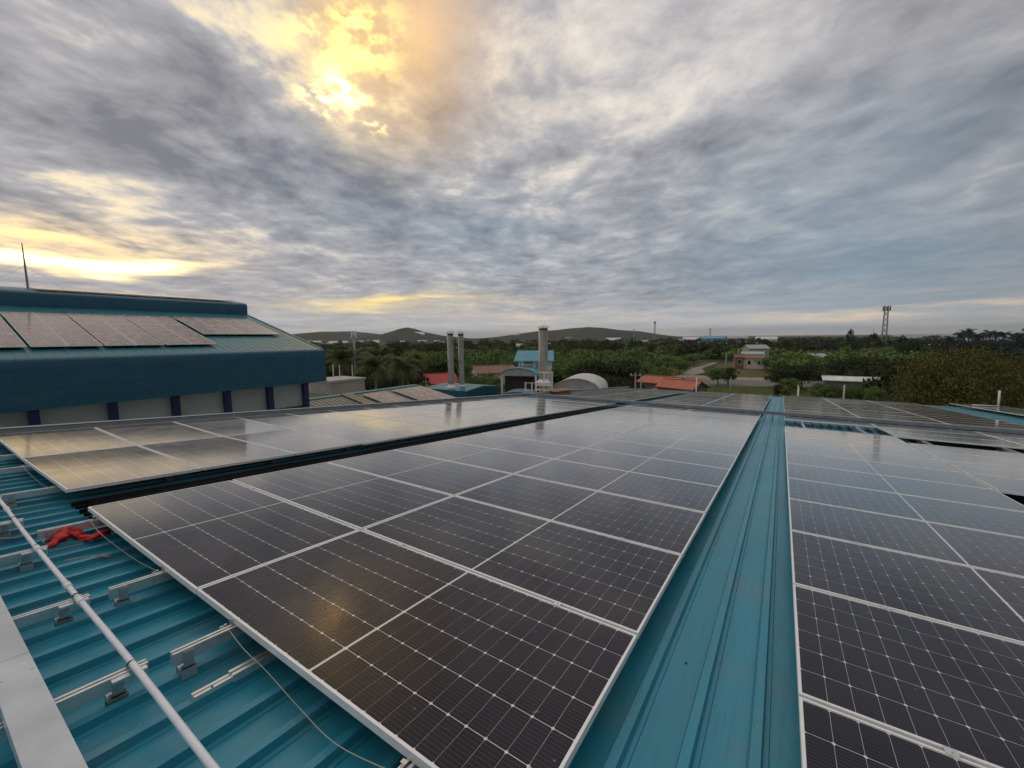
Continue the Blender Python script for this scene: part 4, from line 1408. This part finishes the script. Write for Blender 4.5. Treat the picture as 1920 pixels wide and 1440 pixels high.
# orange boards stacked by the far end of the long tray
TIMBER = simple('orange_timber', (0.52, 0.30, 0.12), 0.7, 0, 0.25, 4.0)
tbp = rf(-10.0, 20.3, 0.092)
tb = empty('timber_stack', tbp, RROT)
tag(tb, 'small stack of orange boards near the end of the long tray', 'timber')
for k in range(7):
    o = MB().box(-0.09, 0.09, -1.3, 1.3, 0, 0.035).build('board', TIMBER, tb)
    o.location = ((k % 3 - 1) * 0.2, rng.uniform(-0.3, 0.3), 0.001 + (k // 3) * 0.037)
    o.rotation_euler = (0, 0, rng.uniform(-0.12, 0.12))

# ---------------------------------------------------------------- vegetation
def leaf_mat(name, a, bcol, c3):
    m, nt, b = mat(name)
    info = nt.node('ShaderNodeObjectInfo')
    geo = nt.node('ShaderNodeNewGeometry')
    n = nt.math('MULTIPLY_ADD', nt.noise(geo.outputs['Position'], 0.55, 2, 0.6), 0.45, nt.math('MULTIPLY', nt.noise(geo.outputs['Position'], 0.055, 2, 0.6), 0.55))
    rnd = geo.outputs['Random Per Island']
    c = nt.mix(nt.smooth(n, 0.40, 0.60), a, bcol)
    c = nt.mix(nt.math('MULTIPLY', rnd, 0.55), c, c3)
    c = nt.mix(nt.math('MULTIPLY', info.outputs['Random'], 0.35), c, tuple(x * 0.55 for x in a))
    nt.l.new(c, b.inputs['Base Color'])
    b.inputs['Roughness'].default_value = 0.8
    b.inputs['Specular IOR Level'].default_value = 0.15
    return m


LEAF_GREEN = leaf_mat('green_leaves', (0.088, 0.163, 0.042), (0.178, 0.260, 0.072), (0.252, 0.311, 0.095))
LEAF_DARK = leaf_mat('dark_leaves', (0.034, 0.053, 0.022), (0.064, 0.079, 0.034), (0.094, 0.101, 0.045))
LEAF_OLIVE = leaf_mat('olive_leaves', (0.085, 0.090, 0.022), (0.150, 0.142, 0.036), (0.190, 0.170, 0.052))
LEAF_PALM = leaf_mat('palm_leaves', (0.074, 0.103, 0.040), (0.135, 0.153, 0.065), (0.209, 0.193, 0.099))
LEAF_SEA = leaf_mat('shore_leaves', (0.022, 0.042, 0.036), (0.039, 0.062, 0.050), (0.056, 0.076, 0.056))
BARK = simple('bark', (0.10, 0.085, 0.065), 0.95, 0, 0.3, 3.0, 0.4)
PALE_BARK = simple('pale_palm_bark', (0.30, 0.27, 0.22), 0.9, 0, 0.25, 3.0, 0.3)


def crown_arrays(seed, n_leaf, n_lump, leaf, flat=0.75, droop=0.0, hollow=0.25):
    """leaf-sized quads over lumps that fill a unit crown (radius about 1, height about 1, base at 0)"""
    r = np.random.default_rng(seed)
    lump = []
    while len(lump) < n_lump:
        p = r.uniform(-1, 1, 3)
        d = math.sqrt(p[0] ** 2 + p[1] ** 2 + (p[2]) ** 2)
        if hollow < d < 0.86:
            lump.append(p * np.array([0.80, 0.80, 0.78]))
    lump = np.array(lump)
    rad = r.uniform(0.20, 0.40, n_lump)
    k = r.integers(0, n_lump, n_leaf)
    dirs = r.normal(size=(n_leaf, 3))
    dirs /= np.linalg.norm(dirs, axis=1)[:, None]
    dirs[:, 2] = np.where(r.random(n_leaf) < 0.7, np.abs(dirs[:, 2]), dirs[:, 2])
    pos = lump[k] + dirs * (rad[k] * r.uniform(0.55, 1.06, n_leaf))[:, None]
    pos[:, 2] = pos[:, 2] * flat * 0.5 + 0.5 - droop * (pos[:, 0] ** 2 + pos[:, 1] ** 2) * 0.25
    nrm = dirs * 0.8 + r.normal(size=(n_leaf, 3)) * 0.6 + np.array([0, 0, 0.35])
    nrm /= np.linalg.norm(nrm, axis=1)[:, None]
    t = np.cross(nrm, r.normal(size=(n_leaf, 3)))
    t /= np.linalg.norm(t, axis=1)[:, None] + 1e-9
    bt = np.cross(nrm, t)
    s = leaf * r.uniform(0.6, 1.3, n_leaf)
    t = t * s[:, None]
    bt = bt * (s * r.uniform(0.45, 0.9, n_leaf))[:, None]
    return np.stack([pos - t, pos - bt * 0.9, pos + t, pos + bt * 0.9], 1)       # n, 4, 3


def quads_mesh(name, q, m):
    n = len(q)
    me = bpy.data.meshes.new(name)
    me.vertices.add(n * 4)
    me.vertices.foreach_set('co', q.reshape(-1).astype(np.float32))
    me.loops.add(n * 4)
    me.loops.foreach_set('vertex_index', np.arange(n * 4, dtype=np.int32))
    me.polygons.add(n)
    me.polygons.foreach_set('loop_start', np.arange(0, n * 4, 4, dtype=np.int32))
    me.materials.append(m)
    me.update(calc_edges=True)
    return me


def trunk_mesh(seed, m, n_limb=5):
    """unit tree trunk: height 1 to the crown middle"""
    r = random.Random(seed)
    mb = MB()
    bend = [(0, 0, -0.02), (r.uniform(-.03, .03), r.uniform(-.03, .03), 0.3), (r.uniform(-.06, .06), r.uniform(-.06, .06), 0.62), (r.uniform(-.06, .06), r.uniform(-.06, .06), 0.9)]
    mb.tube(bend, [0.045, 0.034, 0.026, 0.010], 7)
    for k in range(n_limb):
        a = 2 * math.pi * k / n_limb + r.uniform(-.4, .4)
        z0 = r.uniform(0.35, 0.6)
        p0 = Vector(bend[1]).lerp(Vector(bend[2]), (z0 - 0.3) / 0.32)
        L = r.uniform(0.3, 0.5)
        p1 = p0 + Vector((math.cos(a) * L * .5, math.sin(a) * L * .5, 0.14))
        p2 = p0 + Vector((math.cos(a) * L, math.sin(a) * L, 0.30))
        mb.tube([p0, p1, p2], [0.018, 0.012, 0.005], 5)
    return mb.mesh('trunk', m)


KINDS = {}
for kd, args, lm in (('round', (3600, 34, 0.038, 0.95), LEAF_GREEN), ('dark', (3600, 34, 0.038, 0.95), LEAF_DARK), ('bush', (3000, 26, 0.042, 0.9), LEAF_GREEN),
                     ('olive', (30000, 90, 0.0125, 0.95, 0.25), LEAF_OLIVE), ('shore', (1100, 20, 0.070, 1.0), LEAF_SEA)):
    KINDS[kd] = [(quads_mesh('crown', crown_arrays(hash(kd) % 1 + 17 * i + len(kd) * 101, *args), lm), trunk_mesh(i + 3, BARK)) for i in range(4 if kd != 'olive' else 2)]


def tree(kind, label, px, py_top, dist, width, base=0.18, group='trees beyond the roof', name='tree', py_base=None):
    p = at_dist(px, 640, dist)
    H = hz(px, py_top, dist)
    cm, tm = rng.choice(KINDS[kind])
    t = empty(name, (p.x, p.y, GROUND), (0, 0, rng.uniform(0, 6.28)))
    tag(t, label, 'bush' if name == 'bush' else 'tree', group)
    c = link('crown', cm, t, (0, 0, H * base))
    c.scale = (width / 2, width / 2, H * (1 - base))
    k = link('trunk', tm, t)
    k.scale = (H * 0.8, H * 0.8, H * 0.8)
    return t


TREES = [
    ('dark', 'dark tree at the right end of the hall, behind the pipe frame', 628, 650, 95, 10), ('round', 'green tree behind the left monopole', 655, 652, 115, 11),
    ('dark', 'dark tree right of the left monopole', 690, 645, 130, 12), ('dark', 'brownish dark round tree standing above the palms', 737, 637, 150, 13),
    ('round', 'green tree right of the brownish round tree', 775, 652, 122, 11), ('round', 'tree above the small red roof', 806, 654, 112, 10), ('dark', 'tree just left of the twin chimneys', 830, 658, 112, 9),
    ('dark', 'dark low tree between the palms and the lower roof', 725, 690, 72, 9), ('dark', 'dark low tree left of the red house', 772, 690, 82, 8), ('bush', 'bright green bush left of the red house', 786, 712, 74, 3.4),
    ('dark', 'dark low tree beneath the left palms', 690, 695, 66, 8), ('dark', 'dark tree behind the pipe frame', 650, 690, 62, 7), ('dark', 'dark tree right of the red house roof', 800, 684, 100, 7),
    ('round', 'tree right of the twin chimneys, nearest to them', 886, 665, 92, 9), ('round', 'pale green tree between the twin chimneys and tower house', 912, 655, 120, 13), ('round', 'broad tree behind the brown bungalow', 942, 652, 140, 13),
    ('bush', 'low tree before the brown bungalow', 905, 690, 76, 7), ('bush', 'low tree left of the blue porch', 928, 700, 70, 5), ('round', 'tree behind the blue tower roof', 965, 660, 115, 10), ('round', 'tree just right of the twin chimneys, low', 882, 690, 74, 6),
    ('round', 'tree behind the tower house, right side', 1058, 660, 100, 10), ('round', 'round tree above the grey vault, left', 1085, 662, 92, 11), ('dark', 'dark tree above the grey vault, right', 1112, 668, 84, 11),
    ('dark', 'big dark tree right of the grey vault', 1142, 664, 86, 13), ('dark', 'dark tree above the far edge of the left array', 1172, 668, 82, 11), ('round', 'green tree left of the orange sheds', 1204, 672, 84, 9),
    ('round', 'small round tree behind the orange sheds', 1231, 675, 98, 8), ('round', 'far green tree above the grey vault', 1100, 648, 170, 14), ('round', 'far green tree in the middle of the wood', 1150, 648, 165, 14),
    ('round', 'far tree left of the gravel path', 1255, 662, 150, 11), ('bush', 'bush beside the start of the gravel path', 1276, 672, 140, 8), ('round', 'far tree at the end of the gravel path', 1302, 660, 185, 12), ('dark', 'dark low tree behind the near vault edge', 1135, 702, 66, 9),
    ('dark', 'dark low tree left of the utility poles', 1175, 704, 64, 8), ('bush', 'rounded bush in the middle, beside the road', 1349, 686, 112, 6.4), ('dark', 'rounded darker bush touching the middle roadside bush', 1369, 683, 114, 6),
    ('dark', 'big dark roadside tree right of the field', 1508, 672, 112, 10.5), ('dark', 'dark roadside tree left of the biggest roadside tree', 1468, 690, 112, 8), ('bush', 'low dark hedge bush by the roadside', 1488, 704, 104, 6),
    ('bush', 'tree right of the pale villa', 1560, 676, 135, 9), ('dark', 'tree behind the white shed, left', 1590, 668, 125, 11), ('dark', 'tree behind the white shed, middle', 1625, 662, 122, 12),
    ('dark', 'dark tree behind the white shed, right', 1660, 660, 105, 13), ('dark', 'dark tree left of the big olive tree', 1695, 664, 88, 11), ('round', 'far tree left of the lattice tower', 1640, 648, 190, 14), ('round', 'green tree behind the olive tree, left', 1735, 652, 150, 16),
    ('bush', 'tree above the field, left of centre', 1440, 668, 165, 9), ('round', 'tree behind the pinkish bungalow', 1372, 655, 220, 11), ('dark', 'tree before the white roofed works, left', 1455, 655, 260, 16), ('dark', 'tree before the white roofed works, middle', 1500, 655, 250, 15),
    ('dark', 'tree before the white roofed works, right', 1545, 653, 250, 16), ('round', 'far tree in front of the factories, left', 1310, 647, 330, 18), ('round', 'far tree in front of the factories, right', 1350, 650, 290, 16),
    ('bush', 'hedge bush before the left end of the white shed', 1566, 717, 90, 3.2), ('bush', 'hedge bush before the middle of the white shed', 1596, 719, 90, 3.4), ('bush', 'hedge bush before the right end of the white shed', 1622, 717, 90, 3.2),
    ('bush', 'small bush right of the white shed', 1648, 716, 84, 4), ('bush', 'small bush at the roadside right of the roadside trees', 1545, 712, 92, 5), ('dark', 'dark clipped shrub on the lawn beside the road', 1465, 718, 92, 2.6), ('bush', 'low shrub on the lawn right of the dark clipped shrub', 1480, 720, 91, 2.4),
]
for kd, lab, px, top, dist, w in TREES:
    tree(kd, lab, px, top, dist, w, 0.05 if kd in ('bush', 'dark') else 0.14, name='bush' if kd == 'bush' else 'tree')
tree('olive', 'huge rounded olive green tree at the right edge', 1818, 622, 60, 13.6, 0.0, None)
tree('olive', 'second olive green tree cut by the right picture edge', 1950, 636, 66, 9, 0.0, None)


def casuarina(label, px, py_top, dist, w):
    p = at_dist(px, 640, dist)
    H = hz(px, py_top, dist)
    t = empty('tall_tree', (p.x, p.y, GROUND))
    tag(t, label, 'tree', 'tall feathery trees near the shore')
    q = crown_arrays(int(px), 700, 18, 0.075, 1.0)
    z = q[:, :, 2]
    q[:, :, 0] *= (1.05 - 0.75 * np.clip(z, 0, 1))
    q[:, :, 1] *= (1.05 - 0.75 * np.clip(z, 0, 1))
    c = link('crown', quads_mesh('crown', q, LEAF_SEA), t, (0, 0, H * 0.2))
    c.scale = (w / 2, w / 2, H * 0.8)
    MB().tube([(0, 0, 0), (0.1, 0, H * 0.5), (0, 0, H * 0.95)], [0.3, 0.2, 0.04], 6).build('trunk', BARK, t)


casuarina('tall feathery tree left of the lattice tower, left one', 1593, 612, 300, 9)
casuarina('tall feathery tree left of the lattice tower, right one', 1636, 614, 310, 9)
casuarina('tall feathery tree right of the lattice tower', 1692, 624, 320, 9)
casuarina('tall loose tree at the right picture edge by the palms', 1919, 612, 260, 10)


def palm_crown(seed, n=20, L=1.0, m=LEAF_PALM):
    r = random.Random(seed)
    mb = MB()
    for k in range(n):
        a = 2 * math.pi * k / n + r.uniform(-.25, .25)
        el = r.uniform(-0.75, 1.2)
        ln = L * r.uniform(0.8, 1.1)
        ca, sa = math.cos(a), math.sin(a)
        pts = []
        for i in range(9):
            t = i / 8
            e = el - 1.55 * t * t
            if i == 0:
                x = zq = 0.0
            else:
                x += math.cos(e) * ln / 8
                zq += math.sin(e) * ln / 8
            pts.append(Vector((ca * x, sa * x, zq)))
        for i in range(1, 9):
            t = i / 8
            side = Vector((-sa, ca, 0))
            w = ln * 0.32 * math.sin(math.pi * min(0.96, 0.12 + t * 0.86))
            d = (pts[i] - pts[i - 1])
            for s in (-1, 1):
                for h in (0.0, 0.5):
                    b0 = pts[i - 1] + d * h
                    b1 = b0 + d * 0.42
                    tip = b0 + side * s * w + d * 0.9 + Vector((0, 0, -w * 0.55))
                    mb.add([b0, b1, tip + d * 0.08, tip], [(0, 1, 2, 3)])
        mb.tube(pts, [0.014, 0.013, 0.012, 0.011, 0.009, 0.008, 0.006, 0.004, 0.003], 4)
    return mb.mesh('crown', m)


PALMS = [palm_crown(s) for s in (1, 2, 3)]
PALMS_SEA = [palm_crown(s, 20, 1.0, LEAF_SEA) for s in (4, 5, 6)]


def palm(label, px, py_heart, dist, L, far=False, lean=0.0):
    p = at_dist(px, 640, dist)
    H = hz(px, py_heart, dist)
    t = empty('palm_tree', (p.x, p.y, GROUND), (0, 0, rng.uniform(0, 6.28)))
    tag(t, label, 'palm', 'palms by the sea' if far else 'palms behind the lower roof')
    c = link('crown', rng.choice(PALMS_SEA if far else PALMS), t, (lean, 0, H))
    c.scale = (L, L, L)
    r0 = 0.20 if not far else 0.28
    MB().tube([(0, 0, 0), (lean * 0.2, 0, H * 0.4), (lean * 0.7, 0, H * 0.8), (lean, 0, H + 0.05)], [r0 * 1.3, r0, r0 * 0.8, r0 * 0.7], 8).build('trunk', PALE_BARK if not far else BARK, t, True)


palm('coconut palm with pale bare trunk in the middle of the left palms', 752, 686, 64, 3.6, False, 0.25)
palm('coconut palm left of the pale trunked palm', 700, 688, 60, 3.8, False, -0.4)
palm('coconut palm behind the other left palms', 716, 668, 80, 3.8)
palm('coconut palm nearest to the left monopole', 672, 668, 84, 4.0)
palm('coconut palm right of the pipe frame', 638, 672, 78, 3.8)
palm('coconut palm left of the red house', 778, 674, 86, 3.4)
palm('small coconut palm before the red house', 762, 700, 70, 2.8)
for k, (px, py, dist) in enumerate(((1781, 634, 300), (1799, 626, 310), (1808, 624, 330), (1816, 621, 320), (1822, 628, 300), (1833, 632, 290), (1843, 627, 310), (1855, 623, 320), (1866, 627, 330), (1880, 628, 300), (1900, 630, 290), (1909, 632, 280))):
    palm('%s palm from the left in the row by the sea' % ordinal(k), px, py, dist, 3.5, True)

# woods too dense to count: one mass of crowns from the near trees out to the hills
wr = np.random.default_rng(3)
base_q = [crown_arrays(900 + i, 420, 18, 0.085, 0.95) for i in range(6)]


def wood(name, label, m, n, px0, px1, d0, d1, h0, h1, skip, seed):
    r = np.random.default_rng(seed)
    parts = []
    while len(parts) < n:
        px = r.uniform(px0, px1)
        dist = 1.0 / r.uniform(1.0 / d1, 1.0 / d0)
        d = ray(px, 640)
        hh = math.hypot(d.x, d.y)
        X, Y = CAM.x + d.x / hh * dist, CAM.y + d.y / hh * dist
        gy = 632 + FPX * 12.0 / dist * 1.0
        if any(a <= px <= b2 and c_ <= gy <= e_ for a, b2, c_, e_ in skip):
            continue
        h = r.uniform(h0, h1)
        w = r.uniform(3.2, 6.5) * (1.0 + dist / 900.0)
        a = r.uniform(0, 6.28)
        q = base_q[r.integers(0, 6)].copy()
        x = (q[:, :, 0] * math.cos(a) - q[:, :, 1] * math.sin(a)) * w + X
        y = (q[:, :, 0] * math.sin(a) + q[:, :, 1] * math.cos(a)) * w + Y
        z_ = q[:, :, 2] * h + GROUND - 0.2
        parts.append(np.stack([x, y, z_], 2))
    o = link(name, quads_mesh(name, np.concatenate(parts), m))
    o['kind'] = 'stuff'
    o['label'] = label
    o['category'] = 'wood'
    return o


SKIP = [(1225, 1345, 676, 730), (1335, 1470, 674, 730), (1440, 1720, 700, 760), (1440, 1580, 664, 676), (1180, 1720, 702, 800), (600, 1100, 715, 800)]
wood('woodland', 'dense green scrub wood stretching to the hills', LEAF_GREEN, 950, 560, 1750, 95, 1400, 4.5, 8.0, SKIP, 1)
wood('dark_woodland', 'dark wood along the far horizon', LEAF_DARK, 420, 560, 1790, 230, 1500, 6.5, 11.0, SKIP, 2)
wood('shore_wood', 'low dark wood along the shore at right', LEAF_SEA, 150, 1540, 1960, 240, 520, 5.5, 9.0, [], 4)

# ---------------------------------------------------------------- poles and towers
def lattice(label, px, py_top, dist, w0, w1, m):
    p = at_dist(px, 640, dist)
    H = hz(px, py_top, dist)
    t = empty('lattice_tower', (p.x, p.y, GROUND))
    tag(t, label, 'tower', 'telecom towers')
    for sx in (-1, 1):
        for sy in (-1, 1):
            MB().bar((sx * w0, sy * w0, 0), (sx * w1, sy * w1, H), w1 * 0.35, w1 * 0.35, (1, 0, 0)).build('leg', m, t)
    N = 9
    for k in range(N):
        a, b_ = k / N, (k + 1) / N
        wa, wb = w0 + (w1 - w0) * a, w0 + (w1 - w0) * b_
        for s in (-1, 1):
            MB().bar((-wa, s * wa, H * a), (wb, s * wb, H * b_), w1 * 0.2, w1 * 0.2, (0, 1, 0.1)).bar((wa, s * wa, H * a), (-wb, s * wb, H * b_), w1 * 0.2, w1 * 0.2, (0, 1, 0.1)).build('brace', m, t)
    for k in range(5):
        a = k * 1.257
        x, y = math.cos(a) * w1 * 2.2, math.sin(a) * w1 * 2.2
        MB().box(x - w1 * .4, x + w1 * .4, y - w1 * .4, y + w1 * .4, H * 0.90, H * 1.0).build('antenna', GALV_DARK, t)
    MB().lathe((0, 0, H * 0.92), [(w1 * 2.3, 0), (w1 * 2.3, 0.3)], 10).build('platform', GALV_DARK, t)


lattice('tall lattice telecom tower with antennas on the right horizon', 1657, 574, 330, 1.3, 0.75, simple('tower_steel', (0.34, 0.32, 0.29), 0.6, 0.2, 0.2))
lattice('thin far telecom tower right of the long hill', 1227, 603, 1500, 3.0, 1.6, GALV_DARK)
lattice('small far telecom tower on the end of the long hill', 1188, 617, 2000, 2.0, 1.2, GALV_DARK)
lattice('faint far tower above the far factories', 1331, 616, 1600, 2.0, 1.2, GALV_DARK)

mp = at_dist(664, 640, 78)
mono = empty('monopole', (mp.x, mp.y, GROUND))
tag(mono, 'slim dark telecom monopole with pale antennas right of the hall', 'tower')
MH = hz(661, 622, 78)
MB().tube([(0, 0, 0), (0, 0, MH - 0.6)], [0.26, 0.16], 10).build('pole', GALV_DARK, mono, True)
for k in range(3):
    a = k * 2.094 + 0.4
    x, y = 0.42 * math.cos(a), 0.42 * math.sin(a)
    MB().box(x - 0.11, x + 0.11, y - 0.07, y + 0.07, MH - 1.1, MH + 0.15).build('antenna', WHITE, mono)
    MB().bar((0, 0, MH - 0.8), (x, y, MH - 0.8), 0.05, 0.05).build('arm', GALV_DARK, mono)


def pole(label, px, py_top, dist, r=0.11, arm=0.0, m=None, lamp=False, cat='pole'):
    p = at_dist(px, 640, dist)
    H = hz(px, py_top, dist)
    t = empty('utility_pole' if not lamp else 'street_lamp', (p.x, p.y, GROUND))
    tag(t, label, cat, 'roadside poles')
    m = m or CONCRETE
    MB().tube([(0, 0, 0), (0, 0, H)], [r * 1.3, r], 8).build('post', m, t, True)
    R_ = RIGHT * 1.0
    if arm:
        MB().bar((-R_.x * arm, -R_.y * arm, H * 0.95), (R_.x * arm, R_.y * arm, H * 0.95), 0.1, 0.1).build('cross_arm', m, t)
        for s in (-1, 0, 1):
            MB().lathe((R_.x * arm * 0.85 * s, R_.y * arm * 0.85 * s, H * 0.95 + 0.05), [(0.06, 0), (0.08, 0.1), (0.04, 0.22)], 8).build('insulator', WHITE, t)
    if lamp:
        MB().bar((0, 0, H), (R_.x * 1.1, R_.y * 1.1, H + 0.25), 0.06, 0.06).build('arm', m, t)
        MB().box(R_.x * 1.1 - 0.25, R_.x * 1.1 + 0.25, R_.y * 1.1 - 0.12, R_.y * 1.1 + 0.12, H + 0.2, H + 0.3).build('lamp_head', WHITE, t)


pole('utility pole with cross arm beyond the left array, left one', 1193, 699, 58, 0.09, 0.7)
pole('utility pole beyond the left array, right one', 1204, 703, 60, 0.09)
pole('pale slim post right of the orange sheds', 1309, 707, 60, 0.07, 0, WHITE)
pole('slim roadside post before the middle bush', 1374, 707, 85, 0.08)
pole('pale roadside post near the dark clipped shrub', 1502, 722, 78, 0.06, 0, WHITE)
pole('pale concrete post on the lawn right of the teal strip', 1503.5, 727, 66, 0.09, 0, CREAM)
pole('white street lamp at the end of the gravel path', 1363, 663, 170, 0.07, 0, WHITE, True, 'lamp')
pole('street lamp beside the brown hut', 1386, 655, 175, 0.07, 0, WHITE, True, 'lamp')
pole('pale leaning post before the white shed', 1590, 722, 72, 0.08, 0, CREAM)
wp = rf(11.0, 34.0, PAN)
ws = empty('white_post', wp, RROT)
tag(ws, 'white pipe post standing at the far right roof corner', 'post')
MB().tube([(0, 0, 0), (0, 0, 1.2)], 0.05, 10).build('pipe', WHITE, ws, True)
MB().tube([(0, 0, 0.3), (-1.1, -0.2, 0.3)], 0.035, 8).build('side_pipe', WHITE, ws, True)

# ---------------------------------------------------------------- evening haze over the plain
HZ, nt, b = mat('evening_haze')
out = HZ.node_tree.nodes['Material Output']
HZ.node_tree.nodes.remove(b)
pv = nt.node('ShaderNodeVolumePrincipled')
pv.inputs['Color'].default_value = (0.86, 0.89, 0.94, 1)
pv.inputs['Density'].default_value = 0.85e-4
pv.inputs['Anisotropy'].default_value = 0.2
nt.l.new(pv.outputs[0], out.inputs['Volume'])
hz_o = MB().box(-16500, 16500, -16500, 16500, GROUND - 1.0, 190.0).build('haze', HZ)
hz_o['kind'] = 'stuff'
